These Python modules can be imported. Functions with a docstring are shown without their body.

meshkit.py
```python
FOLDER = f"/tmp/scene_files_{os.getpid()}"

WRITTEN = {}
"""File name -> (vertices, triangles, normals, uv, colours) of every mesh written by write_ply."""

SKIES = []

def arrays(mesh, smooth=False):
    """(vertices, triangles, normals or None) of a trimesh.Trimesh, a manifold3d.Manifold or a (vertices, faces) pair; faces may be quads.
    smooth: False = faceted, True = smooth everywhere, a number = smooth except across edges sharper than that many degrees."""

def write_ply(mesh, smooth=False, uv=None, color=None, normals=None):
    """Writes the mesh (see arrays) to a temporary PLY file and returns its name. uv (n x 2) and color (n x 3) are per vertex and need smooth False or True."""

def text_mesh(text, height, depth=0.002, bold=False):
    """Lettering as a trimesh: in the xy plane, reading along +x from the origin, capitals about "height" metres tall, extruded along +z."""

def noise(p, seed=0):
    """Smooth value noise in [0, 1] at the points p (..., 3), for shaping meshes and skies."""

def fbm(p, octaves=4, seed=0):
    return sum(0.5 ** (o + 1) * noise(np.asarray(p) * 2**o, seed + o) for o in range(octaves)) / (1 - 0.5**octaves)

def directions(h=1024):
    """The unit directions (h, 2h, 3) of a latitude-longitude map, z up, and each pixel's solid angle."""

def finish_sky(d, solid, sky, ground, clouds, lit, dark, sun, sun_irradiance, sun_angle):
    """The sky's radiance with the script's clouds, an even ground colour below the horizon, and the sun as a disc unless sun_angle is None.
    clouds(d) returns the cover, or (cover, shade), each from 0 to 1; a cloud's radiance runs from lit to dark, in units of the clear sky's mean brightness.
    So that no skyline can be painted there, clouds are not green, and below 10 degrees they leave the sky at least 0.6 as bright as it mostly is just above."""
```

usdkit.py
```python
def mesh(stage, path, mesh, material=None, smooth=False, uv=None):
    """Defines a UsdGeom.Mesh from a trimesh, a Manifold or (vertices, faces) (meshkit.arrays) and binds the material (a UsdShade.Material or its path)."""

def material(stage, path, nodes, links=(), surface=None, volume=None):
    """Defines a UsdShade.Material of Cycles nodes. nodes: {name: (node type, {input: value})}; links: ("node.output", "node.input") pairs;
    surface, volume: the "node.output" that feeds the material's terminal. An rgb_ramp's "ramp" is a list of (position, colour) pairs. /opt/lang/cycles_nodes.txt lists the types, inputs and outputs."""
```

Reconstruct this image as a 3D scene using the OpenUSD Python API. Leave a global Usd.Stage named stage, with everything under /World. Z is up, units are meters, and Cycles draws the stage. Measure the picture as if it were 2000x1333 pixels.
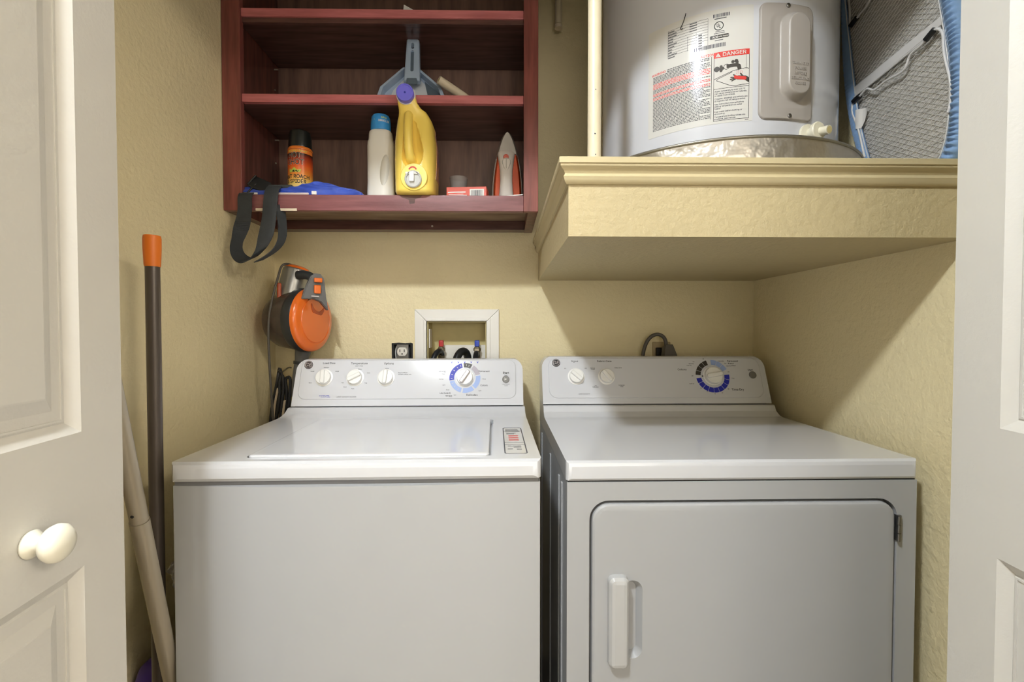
import math, random
import numpy as np, trimesh, manifold3d as m3
import usdkit
from meshkit import text_mesh, noise, fbm
from shapely.geometry import Polygon, Point, box as sbox
from shapely import affinity
from pxr import Usd, UsdGeom, UsdLux, Gf, Sdf, UsdShade

random.seed(7)
RNG = np.random.default_rng(7)
PI = math.pi
stage = Usd.Stage.CreateInMemory()
UsdGeom.SetStageUpAxis(stage, 'Z')
UsdGeom.SetStageMetersPerUnit(stage, 1.0)
UsdGeom.Xform.Define(stage, '/World')

# ---------------------------------------------------------------- camera, light, exposure
cam = UsdGeom.Camera.Define(stage, '/World/camera')
FPX = 920.0
yaw, pit = math.atan(15 / FPX), math.atan(21 / FPX)
cam.AddTranslateOp().Set(Gf.Vec3d(0, 0, 1.16))
cam.AddRotateXYZOp().Set(Gf.Vec3f(90 - math.degrees(pit), 0, -math.degrees(yaw)))
cam.CreateHorizontalApertureAttr(36.0)
cam.CreateVerticalApertureAttr(24.0)
cam.CreateFocalLengthAttr(36.0 * FPX / 2000)
cam.CreateClippingRangeAttr(Gf.Vec2f(0.02, 100))
cam.CreateExposureAttr(0.15)

LAMP_POS, LAMP_R, LAMP_E = (-0.40, -0.10, 2.385), 0.05, 560.0      # the hall lamp over the photographer
FILL_POS, FILL_R, FILL_E = (2.0, -1.3, 2.40), 0.30, 46.0            # unseen wide lamp, added as fill from the right
WIN_FILL_E = 4.6                                                         # strength of the added frontal fill behind the camera

# ---------------------------------------------------------------- materials
LK = '/World/Looks'
UsdGeom.Scope.Define(stage, LK)
MATS = {}


def lin(c):
    return tuple((x / 255 / 12.92) if x / 255 <= 0.04045 else ((x / 255 + 0.055) / 1.055) ** 2.4 for x in c)


def mat(name, rgb, rough=0.5, metallic=0.0, var=0.0, vscale=8.0, vmap=None, bump=0.0, bscale=200.0, bdist=0.001, coat=0.0, spec=0.5, bdetail=2.0, rgb2=None, trans=0.0, ior=1.5, alpha=1.0, sheen=0.0):
    """A principled material; colour varies by noise towards rgb2 (or a darker tone), relief by a second noise, both in object space."""
    c = lin(rgb)
    nodes = {'p': ('principled_bsdf', dict(base_color=c, roughness=rough, metallic=metallic, coat_weight=coat, specular_ior_level=spec, transmission_weight=trans, ior=ior, alpha=alpha, sheen_weight=sheen))}
    links = []
    if var or bump:
        nodes['tc'] = ('texture_coordinate', {})
    if var:
        c2 = lin(rgb2) if rgb2 else tuple(x * (1 - var) for x in c)
        nodes['m'] = ('mapping', dict(mapping_type='point', scale=vmap or (1, 1, 1)))
        nodes['n'] = ('noise_texture', dict(scale=vscale, detail=5.0, roughness=0.6))
        nodes['r'] = ('rgb_ramp', dict(ramp=[(0.32, c2), (0.68, c)]))
        links += [('tc.object', 'm.vector'), ('m.vector', 'n.vector'), ('n.fac', 'r.fac'), ('r.color', 'p.base_color')]
    if bump:
        nodes['bn'] = ('noise_texture', dict(scale=bscale, detail=bdetail, roughness=0.55))
        nodes['b'] = ('bump', dict(strength=bump, distance=bdist))
        links += [('tc.object', 'bn.vector'), ('bn.fac', 'b.height'), ('b.normal', 'p.normal')]
    MATS[name] = usdkit.material(stage, f'{LK}/{name}', nodes, links, surface='p.BSDF')
    return name


WALL = (234, 221, 181)
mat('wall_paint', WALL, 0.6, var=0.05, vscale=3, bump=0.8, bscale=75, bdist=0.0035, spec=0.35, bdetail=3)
mat('ledge_paint_shaded', (194, 179, 140), 0.5, var=0.04, vscale=3, bump=0.7, bscale=70, bdist=0.004, bdetail=3)  # wall paint toned darker to offset the strong light of the near lamp
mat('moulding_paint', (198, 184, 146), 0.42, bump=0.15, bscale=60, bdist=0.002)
mat('ceiling_paint', (242, 240, 235), 0.8, bump=0.3, bscale=70, bdist=0.003)
mat('room_paint', (226, 224, 218), 0.7)
mat('floor_tile', (146, 137, 125), 0.5, var=0.2, vscale=6)
mat('door_paint', (209, 207, 202), 0.38, bump=0.28, bscale=170, bdist=0.0012)
mat('knob_paint', (232, 228, 212), 0.25)
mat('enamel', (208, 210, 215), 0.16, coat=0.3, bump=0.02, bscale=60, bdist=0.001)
mat('enamel_shaded', (174, 176, 179), 0.28, bump=0.03, bscale=300, bdist=0.0005)  # appliance white greyed down: weaker light on the fronts put into the colour
mat('enamel_plastic', (208, 210, 216), 0.13)
mat('handle_plastic', (188, 189, 190), 0.3)
mat('knob_plastic', (236, 236, 234), 0.25)
mat('gap_dark', (40, 38, 36), 0.8)
mat('seam_grey', (120, 120, 122), 0.6)
mat('ink_grey', (78, 80, 88), 0.6)
mat('ink_black', (28, 28, 30), 0.6)
mat('ink_blue', (30, 40, 175), 0.45)
mat('ink_pale_blue', (150, 172, 222), 0.45)
mat('ink_mauve', (168, 160, 172), 0.45)
mat('ink_charcoal', (58, 54, 50), 0.45)
mat('ink_red', (205, 52, 44), 0.5)
mat('ink_faded_red', (204, 84, 80), 0.5)
mat('ink_fine', (96, 96, 98), 0.6)
mat('tank_paint', (204, 206, 212), 0.15, coat=0.1, bump=0.04, bscale=14, bdist=0.003)
mat('sticker', (208, 207, 203), 0.14)
mat('panel_paint', (166, 160, 154), 0.36)
mat('screw_metal', (150, 150, 150), 0.3, metallic=1.0)
mat('white_plastic', (232, 230, 222), 0.35)
mat('ivory_plastic', (226, 221, 200), 0.35)
mat('pan_metal', (196, 190, 180), 0.33, metallic=0.85, var=0.12, vscale=9, bump=0.9, bscale=11, bdist=0.012, bdetail=4)
mat('rim_metal', (150, 146, 136), 0.35, metallic=0.8)
mat('pipe_paint', (224, 212, 184), 0.4, var=0.12, vscale=25, vmap=(1, 1, 0.15))
WD, WD2 = (122, 72, 62), (80, 44, 40)
mat('wood_vertical', WD, 0.3, var=1, rgb2=WD2, vscale=10, vmap=(5, 5, 0.5), bump=0.12, bscale=120, bdist=0.001, coat=0.2)
mat('wood_edge', (216, 130, 134), 0.34, var=1, rgb2=(176, 98, 100), vscale=10, vmap=(0.5, 5, 5), bump=0.12, bscale=140, bdist=0.001, coat=0.15)
mat('wood_horizontal', (108, 74, 68), 0.26, var=1, rgb2=(74, 50, 47), vscale=10, vmap=(0.6, 5, 5), bump=0.1, bscale=120, bdist=0.001, coat=0.2)
mat('wood_back', (142, 112, 100), 0.4, var=1, rgb2=(106, 82, 74), vscale=8, vmap=(4, 4, 0.5))
mat('wood_underside', (160, 138, 112), 0.5, var=1, rgb2=(112, 84, 70), vscale=10, vmap=(0.6, 5, 5))
mat('wood_frame', (150, 84, 76), 0.32, var=1, rgb2=(114, 60, 56), vscale=9, vmap=(5, 5, 0.5), bump=0.12, bscale=140, bdist=0.001, coat=0.15)
mat('wood_rail', (142, 90, 92), 0.34, var=1, rgb2=(112, 64, 66), vscale=10, vmap=(0.6, 5, 5), bump=0.15, bscale=140, bdist=0.001, coat=0.15)
mat('pin_metal', (196, 190, 176), 0.35, metallic=0.7)
mat('cap_black', (26, 30, 30), 0.28)
mat('can_orange', (232, 128, 52), 0.3)
mat('can_white', (226, 220, 206), 0.3)
mat('blue_fabric', (44, 78, 190), 0.5, var=0.35, vscale=20, sheen=0.3, bump=0.2, bscale=500, bdist=0.0005)
mat('pale_fabric', (206, 190, 186), 0.7)
mat('webbing', (58, 62, 66), 0.75, var=0.25, vscale=40, bump=0.5, bscale=900, bdist=0.0006)
mat('buckle_black', (24, 26, 28), 0.35)
mat('bottle_white', (226, 224, 218), 0.3)
mat('cap_blue', (58, 150, 224), 0.35)
mat('cap_print', (196, 214, 90), 0.5)
mat('jug_yellow', (255, 224, 108), 0.3, coat=0.1)
mat('cap_violet', (118, 114, 240), 0.35)
mat('jug_label', (112, 66, 128), 0.4, var=1, rgb2=(226, 172, 110), vscale=26)
mat('spigot_grey', (196, 196, 192), 0.25)
mat('clear_plastic', (236, 238, 240), 0.08, trans=0.92, ior=1.25)
mat('box_red', (222, 92, 72), 0.45)
mat('iron_orange', (232, 92, 36), 0.3)
mat('iron_white', (226, 220, 214), 0.3)
mat('iron_grey', (188, 184, 178), 0.28)
mat('button_coral', (214, 108, 92), 0.4)
mat('sole_metal', (176, 170, 160), 0.3, metallic=0.8)
mat('paper_white', (236, 236, 232), 0.7)
mat('dustpan_grey', (172, 192, 218), 0.35)
mat('dustpan_pale', (212, 220, 230), 0.35)
mat('dustpan_dark', (96, 112, 128), 0.4)
mat('cream_plastic', (226, 212, 188), 0.4)
mat('bristle', (70, 80, 96), 0.8)
mat('vac_orange', (232, 112, 38), 0.25, coat=0.4)
mat('vac_orange_dark', (176, 70, 22), 0.35)
mat('vac_grey', (98, 98, 98), 0.35)
mat('vac_dark', (46, 48, 50), 0.3)
mat('vac_silver', (158, 158, 156), 0.28, metallic=0.7, bump=0.03, bscale=200)
mat('vac_smoke', (118, 104, 94), 0.15, trans=0.45, ior=1.3, var=0.3, vscale=20)
mat('cord_black', (46, 48, 52), 0.5)
mat('cord_grey', (88, 84, 78), 0.5)
mat('pole_grey', (92, 84, 80), 0.34, metallic=0.3)
mat('pole_orange', (236, 124, 38), 0.45)
mat('pole_pale', (178, 168, 150), 0.32, metallic=0.45)
mat('purple_plastic', (66, 34, 150), 0.4)
mat('trim_white', (236, 234, 228), 0.4, bump=0.12, bscale=50, bdist=0.001)
mat('box_tan', (206, 192, 138), 0.6, var=0.15, vscale=12)
mat('valve_metal', (150, 140, 120), 0.35, metallic=0.8)
mat('valve_red', (190, 40, 44), 0.35)
mat('valve_blue', (36, 70, 186), 0.35)
mat('hose_black', (34, 36, 40), 0.3)
mat('outlet_black', (20, 20, 20), 0.7)
mat('outlet_white', (228, 224, 216), 0.35)
mat('outlet_ivory', (176, 158, 120), 0.45)
mat('board_blue', (128, 162, 204), 0.7, var=0.12, vscale=14, sheen=0.3, bump=0.2, bscale=600, bdist=0.0004)
mat('board_mesh', (214, 212, 208), 0.4)
mat('board_backing', (192, 188, 182), 0.75, var=0.1, vscale=60, bump=0.5, bscale=180, bdist=0.002)
mat('board_leg', (216, 214, 212), 0.35)
mat('tag_cloth', (226, 222, 216), 0.8)
mat('badge_dark', (70, 62, 66), 0.3, metallic=0.4)
mat('badge_black', (44, 46, 50), 0.3, metallic=0.4)
mat('badge_silver', (206, 200, 202), 0.3, metallic=0.6)
mat('button_grey', (120, 118, 114), 0.45)
usdkit.material(stage, f'{LK}/film', {'t': ('transparent_bsdf', {'color': (0.93, 0.93, 0.95)}), 'g': ('glossy_bsdf', {'color': (0.9, 0.9, 0.95), 'roughness': 0.12}), 'm': ('mix_closure', {'fac': 0.3})},
                [('t.BSDF', 'm.closure1'), ('g.BSDF', 'm.closure2')], surface='m.closure')
usdkit.material(stage, f'{LK}/cup_film', {'t': ('transparent_bsdf', {'color': (0.86, 0.87, 0.88)}), 'g': ('principled_bsdf', {'base_color': (0.75, 0.76, 0.78), 'roughness': 0.15}), 'm': ('mix_closure', {'fac': 0.28})},
                [('t.BSDF', 'm.closure1'), ('g.BSDF', 'm.closure2')], surface='m.closure')
# the insecticide label: black above, a flame of orange to yellow towards the foot (printed)
usdkit.material(stage, f'{LK}/can_label', {
    'g': ('texture_coordinate', {}), 's': ('separate_xyz', {}), 'n': ('noise_texture', {'scale': 30.0}), 'x': ('math', {'math_type': 'multiply_add', 'value2': 7.5, 'value3': 0.0}),
    'a': ('math', {'math_type': 'multiply_add', 'value2': 0.12, 'value3': -0.06}), 'y': ('math', {'math_type': 'add'}),
    'r': ('rgb_ramp', {'ramp': [(0.05, lin((240, 230, 190))), (0.36, lin((246, 210, 110))), (0.55, lin((242, 150, 60))), (0.74, lin((232, 96, 38))), (0.90, lin((160, 52, 26))), (0.98, lin((60, 28, 20)))]}),
    'p': ('principled_bsdf', {'roughness': 0.3})},
    [('g.object', 's.vector'), ('s.z', 'x.value1'), ('n.fac', 'a.value1'), ('x.value', 'y.value1'), ('a.value', 'y.value2'), ('y.value', 'r.fac'), ('r.color', 'p.base_color')], surface='p.BSDF')
usdkit.material(stage, f'{LK}/lamp_glow', {'e': ('emission', {'color': (0.92, 0.97, 1.0), 'strength': LAMP_E})}, surface='e.emission')
usdkit.material(stage, f'{LK}/fill_glow', {'e': ('emission', {'color': (1.0, 0.90, 0.75), 'strength': FILL_E})}, surface='e.emission')

# ---------------------------------------------------------------- helpers
USED = {}


def numbered(parent, name):
    k = (parent, name)
    n = USED.get(k, 0)
    USED[k] = n + 1
    return f'{parent}/{name}' + (f'_{n:03d}' if n else '')


def say(prim, label=None, cat=None, group=None, kind=None):
    for k, v in (('label', label), ('category', cat), ('group', group), ('kind', kind)):
        if v:
            prim.SetCustomDataByKey(k, v)
    return prim


def thing(name, label, cat, loc=(0, 0, 0), rz=0.0, group=None, kind=None):
    x = UsdGeom.Xform.Define(stage, numbered('/World', name))
    x.AddTranslateOp().Set(Gf.Vec3d(*map(float, loc)))
    if rz:
        x.AddRotateZOp().Set(float(rz))
    return say(x.GetPrim(), label, cat, group, kind)


def part(parent, name, mesh, m, smooth=35, label=None, kind=None):
    p = '/World' if parent is None else str(parent.GetPath())
    if isinstance(mesh, (list, tuple)) and not isinstance(mesh[0], np.ndarray):
        mesh = cat_(mesh)
    pr = usdkit.mesh(stage, numbered(p, name), mesh, f'{LK}/{m}', smooth=smooth).GetPrim()
    return say(pr, label, None, None, kind)


def struct(name, mesh, m, smooth=False):
    pr = usdkit.mesh(stage, numbered('/World', name), mesh, f'{LK}/{m}', smooth=smooth).GetPrim()
    return say(pr, kind='structure')


def tm(x):
    if isinstance(x, trimesh.Trimesh):
        return x
    a = x.to_mesh()
    return trimesh.Trimesh(a.vert_properties[:, :3], a.tri_verts, process=False)


def cat_(ms):
    return trimesh.util.concatenate([tm(m) for m in ms])


def man(x):
    if isinstance(x, m3.Manifold):
        return x
    return m3.Manifold(m3.Mesh(np.asarray(x.vertices, np.float32), np.asarray(x.faces, np.uint32)))


def bx(x0, x1, y0, y1, z0, z1):
    return m3.Manifold.cube((x1 - x0, y1 - y0, z1 - z0)).translate((x0, y0, z0))


def rb(x0, x1, y0, y1, z0, z1, r=0.003, n=12):
    """rounded box"""
    r = min(r, (x1 - x0) / 2.01, (y1 - y0) / 2.01, (z1 - z0) / 2.01)
    s = m3.Manifold.sphere(r, n)
    return m3.Manifold.batch_hull([s.translate((x, y, z)) for x in (x0 + r, x1 - r) for y in (y0 + r, y1 - r) for z in (z0 + r, z1 - r)])


def hull_pts(pts, rs, n=14):
    rs = [rs] * len(pts) if np.ndim(rs) == 0 else rs
    return m3.Manifold.batch_hull([m3.Manifold.sphere(r, n).translate(tuple(map(float, p))) for p, r in zip(pts, rs)])


def rrect(x0, x1, y0, y1, r, q=8):
    return sbox(x0 + r, y0 + r, x1 - r, y1 - r).buffer(r, quad_segs=q)


def ext(poly, h):
    gs = [g for g in getattr(poly, 'geoms', [poly]) if g.geom_type == 'Polygon' and g.area > 1e-12]
    return trimesh.util.concatenate([trimesh.creation.extrude_polygon(g, h, engine='earcut') for g in gs])


def plate(poly, h, b=0.001, steps=3):
    """extrude a convex outline by h along z with a rounded upper edge of radius b"""
    ms = []
    lay = [(poly, 0.0)] + [(poly.buffer(-b * (1 - math.cos(a))), h - b + b * math.sin(a)) for a in np.linspace(0, PI / 2, steps + 1)]
    pts = []
    for p, z in lay:
        c = np.array(p.exterior.coords)[:-1]
        pts.append(np.c_[c, np.full(len(c), z)])
    return m3.Manifold.hull_points(np.vstack(pts))


def stack(layers):
    """hull of polygons at heights: [(poly, z)]"""
    return m3.Manifold.hull_points(np.vstack([np.c_[np.array(p.exterior.coords)[:-1], np.full(len(p.exterior.coords) - 1, z)] for p, z in layers]))


def loft(rings, cap=True, close=True):
    rings = [np.asarray(r, float) for r in rings]
    n, k = len(rings[0]), len(rings)
    v = np.vstack(rings)
    f = []
    for i in range(k - 1):
        for j in range(n if close else n - 1):
            a, b = i * n + j, i * n + (j + 1) % n
            f += [[a, b, b + n], [a, b + n, a + n]]
    if cap:
        c0, c1 = len(v), len(v) + 1
        v = np.vstack([v, rings[0].mean(0), rings[-1].mean(0)])
        for j in range(n):
            f += [[c0, (j + 1) % n, j], [c1, (k - 1) * n + j, (k - 1) * n + (j + 1) % n]]
    t = trimesh.Trimesh(v, f, process=False)
    if cap and t.volume < 0:
        t.invert()
    return t


def lathe(prof, n=40, c=(0, 0, 0)):
    prof = [(max(r, 1e-4), z) for r, z in prof]
    a = np.linspace(0, 2 * PI, n, endpoint=False)
    t = loft([np.c_[r * np.cos(a), r * np.sin(a), np.full(n, z)] for r, z in prof])
    t.apply_translation(c)
    return t


def spline(pts, n=40):
    from scipy.interpolate import CubicSpline
    pts = np.asarray(pts, float)
    d = np.r_[0, np.cumsum(np.linalg.norm(np.diff(pts, axis=0), axis=1))]
    return CubicSpline(d, pts)(np.linspace(0, d[-1], n))


def tube(pts, r, n=10):
    pts = np.asarray(pts, float)
    t = np.gradient(pts, axis=0)
    t /= np.linalg.norm(t, axis=1, keepdims=True)
    up = np.array([0.13, 0.21, 1.0]) if abs(t[0][2]) < 0.9 else np.array([1.0, 0.2, 0.1])
    u = np.cross(t[0], up)
    u /= np.linalg.norm(u)
    rings = []
    rs = np.full(len(pts), r) if np.ndim(r) == 0 else np.asarray(r)
    a = np.linspace(0, 2 * PI, n, endpoint=False)
    for p, q, rr in zip(pts, t, rs):
        u = u - q * np.dot(u, q)
        u /= np.linalg.norm(u)
        w = np.cross(q, u)
        rings.append(p + rr * (np.cos(a)[:, None] * u + np.sin(a)[:, None] * w))
    return loft(rings)


def rod(a, b, r, n=20):
    return tube([a, np.add(a, b) / 2, b], r, n)


def ribbon(cs, ws, t):
    """a strap: centres cs, half-width vectors ws, thickness t"""
    cs, ws = np.asarray(cs, float), np.asarray(ws, float)
    tg = np.gradient(cs, axis=0)
    nn = np.cross(tg, ws)
    nn /= np.linalg.norm(nn, axis=1, keepdims=True)
    h = nn * t / 2
    return loft([np.array([c - w - k, c + w - k, c + w + k, c - w + k]) for c, w, k in zip(cs, ws, h)])


def put(mesh, o, u, v, n=None):
    """local x, y, z to the frame (origin o, axes u, v and their cross product)"""
    u, v = np.array(u, float), np.array(v, float)
    u /= np.linalg.norm(u)
    v = v - u * np.dot(u, v)
    v /= np.linalg.norm(v)
    M = np.eye(4)
    M[:3, 0], M[:3, 1], M[:3, 2], M[:3, 3] = u, v, np.cross(u, v), o
    t = tm(mesh).copy()
    t.apply_transform(M)
    return t


def xz(mesh, y=0.0):
    """a mesh drawn in the xy plane and raised along +z, stood up to face -y at depth y"""
    return put(mesh, (0, y, 0), (1, 0, 0), (0, 0, 1))


def ellipsoid(c, r, sub=3):
    t = trimesh.creation.icosphere(sub)
    t.apply_scale(r)
    t.apply_translation(c)
    return t


def text(s, h, x=0, y=0, anchor='c', depth=0.0004, bold=False, sx=1.0, shear=0.0):
    t = text_mesh(s, h, depth, bold).copy()
    b = t.bounds
    dx = {'c': (b[0][0] + b[1][0]) / 2, 'l': b[0][0], 'r': b[1][0]}[anchor]
    t.apply_translation((-dx, -h / 2, 0))
    v = np.array(t.vertices)
    v[:, 0] = (v[:, 0] + shear * v[:, 1]) * sx + x
    v[:, 1] += y
    t.vertices = v
    return t


def flatbox(x0, x1, y0, y1, d=0.0004):
    return tm(bx(x0, x1, y0, y1, 0, d))


def ring_sector(r0, r1, a0, a1, d=0.0004, n=10):
    a = np.radians(np.linspace(a0, a1, n))
    p = np.r_[np.c_[r1 * np.cos(a), r1 * np.sin(a)], np.c_[r0 * np.cos(a), r0 * np.sin(a)][::-1]]
    return ext(Polygon(p), d)


def shift(mesh, x=0, y=0, z=0):
    t = tm(mesh).copy()
    t.apply_translation((x, y, z))
    return t


# ---------------------------------------------------------------- the room shell
XL, XR, YB, H = -0.791, 0.875, 1.64, 2.44
JL, JR, YF0, YF1, HEAD = -0.60, 0.70, 0.585, 0.70, 2.05
holes = [bx(-0.268, -0.062, YB - 0.1, YB + 0.095, 0.99, 1.191), bx(-0.385, -0.323, YB - 0.1, YB + 0.05, 1.005, 1.113)]
wb = bx(XL - 0.12, XR + 0.12, YB, YB + 0.14, 0, H)
for h in holes:
    wb = wb - h
struct('wall_back', wb, 'wall_paint')
struct('wall_left', bx(XL - 0.12, XL, YF0, YB, 0, H), 'wall_paint')
struct('wall_right', bx(XR, XR + 0.12, YF0, YB, 0, H), 'wall_paint')
RX0, RX1, RY0 = -2.0, 2.6, -3.4
wf = bx(RX0, RX1, YF0, YF1, 0, H) - bx(JL, JR, YF0 - 0.1, YF1 + 0.1, -0.1, HEAD) - bx(XL - 0.12, XL, 0, 2, -1, 9) - bx(XR, XR + 0.12, 0, 2, -1, 9)
struct('wall_front', wf, 'wall_paint')
struct('floor', bx(RX0 - 0.12, RX1 + 0.12, RY0 - 0.12, YB + 0.14, -0.1, 0), 'floor_tile')
struct('ceiling', bx(RX0 - 0.12, RX1 + 0.12, RY0 - 0.12, YB + 0.14, H, H + 0.1), 'ceiling_paint')
WX0, WX1, WZ0, WZ1 = -0.5, 1.7, 0.75, 2.15
struct('wall_rear', bx(RX0, RX1, RY0 - 0.12, RY0, 0, H) - bx(WX0, WX1, RY0 - 0.3, RY0 + 0.1, WZ0, WZ1), 'room_paint')
struct('wall_room_left', bx(RX0 - 0.12, RX0, RY0 - 0.12, YF1, 0, H), 'room_paint')
struct('wall_room_right', bx(RX1, RX1 + 0.12, RY0 - 0.12, YF1, 0, H), 'room_paint')
w1 = thing('added_window_1', 'added white window frame around the fill light behind the photographer', None, (0, RY0, 0), kind='structure')
for a in ((WX0 - 0.06, WX1 + 0.06, WZ1, WZ1 + 0.06), (WX0 - 0.06, WX1 + 0.06, WZ0 - 0.06, WZ0), (WX0 - 0.06, WX0, WZ0, WZ1), (WX1, WX1 + 0.06, WZ0, WZ1), ((WX0 + WX1) / 2 - 0.02, (WX0 + WX1) / 2 + 0.02, WZ0, WZ1)):
    part(w1, 'added_window_frame', bx(a[0], a[1], -0.03, 0.02, a[2], a[3]), 'trim_white', False)
wl = UsdLux.RectLight.Define(stage, '/World/window_fill_light')  # soft frontal fill, added in the shape of a window
wl.CreateWidthAttr(WX1 - WX0)
wl.CreateHeightAttr(WZ1 - WZ0)
wl.CreateIntensityAttr(WIN_FILL_E)
wl.CreateColorAttr(Gf.Vec3f(1.0, 0.92, 0.80))
wl.AddTranslateOp().Set(Gf.Vec3d((WX0 + WX1) / 2, RY0 - 0.11, (WZ0 + WZ1) / 2))
wl.AddRotateXYZOp().Set(Gf.Vec3f(90, 0, 0))

# jamb linings of the closet opening
struct('trim_1', bx(JL, JL + 0.012, YF0, YF1, 0, HEAD), 'door_paint')
struct('trim_2', bx(JR - 0.012, JR, YF0, YF1, 0, HEAD), 'door_paint')
struct('trim_3', bx(JL + 0.012, JR - 0.012, YF0, YF1, HEAD - 0.012, HEAD), 'door_paint')


def hall_lamp(name, pos, r, glow, label):
    t = thing(name, label, 'lamp', (pos[0], pos[1], 0))
    part(t, 'base', lathe([(r * 1.5, H - 0.012), (r * 1.5, H), (0.001, H)] if False else [(0.001, H - 0.014), (r * 1.45, H - 0.014), (r * 1.5, H - 0.008), (r * 1.5, H), (0.001, H)], 32), 'trim_white')
    part(t, 'diffuser', lathe([(0.001, H - 0.014 - 0.7 * r)] + [(r * math.sin(a), H - 0.014 - 0.7 * r * math.cos(a)) for a in np.linspace(0.2, PI / 2, 9)] + [(0.001, H - 0.014)], 32), glow)


hall_lamp('ceiling_lamp', LAMP_POS, LAMP_R * 1.5, 'lamp_glow', 'small round ceiling lamp just above the closet doorway')
hall_lamp('ceiling_lamp', FILL_POS, FILL_R, 'fill_glow', 'wide round fill lamp added at the far right of the room')


# ---------------------------------------------------------------- bifold doors
def leaf_mesh(w, h, t):
    """a moulded six-panel style leaf: front face at y = 0 looking to -y, panels pressed in"""
    m = bx(0, w, 0, t, 0, h)
    adds = []
    for z0, z1 in ((0.17, 0.865), (1.02, 1.86)):
        x0, x1 = 0.068, w - 0.068
        cut = m3.Manifold.hull_points(np.array([(x, y, z) for (y, e) in ((-0.001, 0.0), (0.009, 0.014)) for x in (x0 + e, x1 - e) for z in (z0 + e, z1 - e)]))
        m = m - cut
        adds.append(m3.Manifold.hull_points(np.array([(x, y, z) for (y, e) in ((0.0125, 0.022), (0.003, 0.045), (0.0025, 0.047)) for x in (x0 + e, x1 - e) for z in (z0 + e, z1 - e)])))
        adds.append(m3.Manifold.hull_points(np.array([(x, y, z) for (y, e) in ((0.0095, 0.0135), (0.0095, 0.019), (0.0075, 0.0165)) for x in (x0 + e, x1 - e) for z in (z0 + e, z1 - e)])) - m3.Manifold.hull_points(np.array([(x, y, z) for y in (0.0, 0.02) for x in (x0 + 0.019, x1 - 0.019) for z in (z0 + 0.019, z1 - 0.019)])))
    return m, adds


def bifold(n, hinge, d, side, label):
    """hinge: the far edge of the visible face; d: direction of the leaf towards the photographer"""
    w, h, t = 0.30, 2.0, 0.032
    dr = thing(f'door_{n}', label, None, (hinge[0], hinge[1], 0.02), kind='structure')
    d = np.array([d[0], d[1], 0.0]) / math.hypot(*d)
    out = np.array([-side * d[1], side * d[0], 0.0])
    for k in range(2):
        m, adds = leaf_mesh(w, h, t)
        ms = [tm(m)] + [tm(a) for a in adds]
        for q, a in enumerate(ms):
            v = np.array(a.vertices)
            depth = v[:, 1]
            a.vertices = v[:, :1] * d + (depth[:, None] + k * (t + 0.007)) * out + v[:, 2:] * np.array([0, 0, 1.0])
            if np.dot(np.cross(d, out), (0, 0, 1)) < 0:
                a.invert()
        lf = part(dr, 'leaf', ms[0], 'door_paint', False)
        for a in (ms[1], ms[3]):
            part(lf, 'panel', a, 'door_paint', False)
        for a in (ms[2], ms[4]):
            part(lf, 'panel_bead', a, 'door_paint', False)
    return dr, d, out


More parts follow.
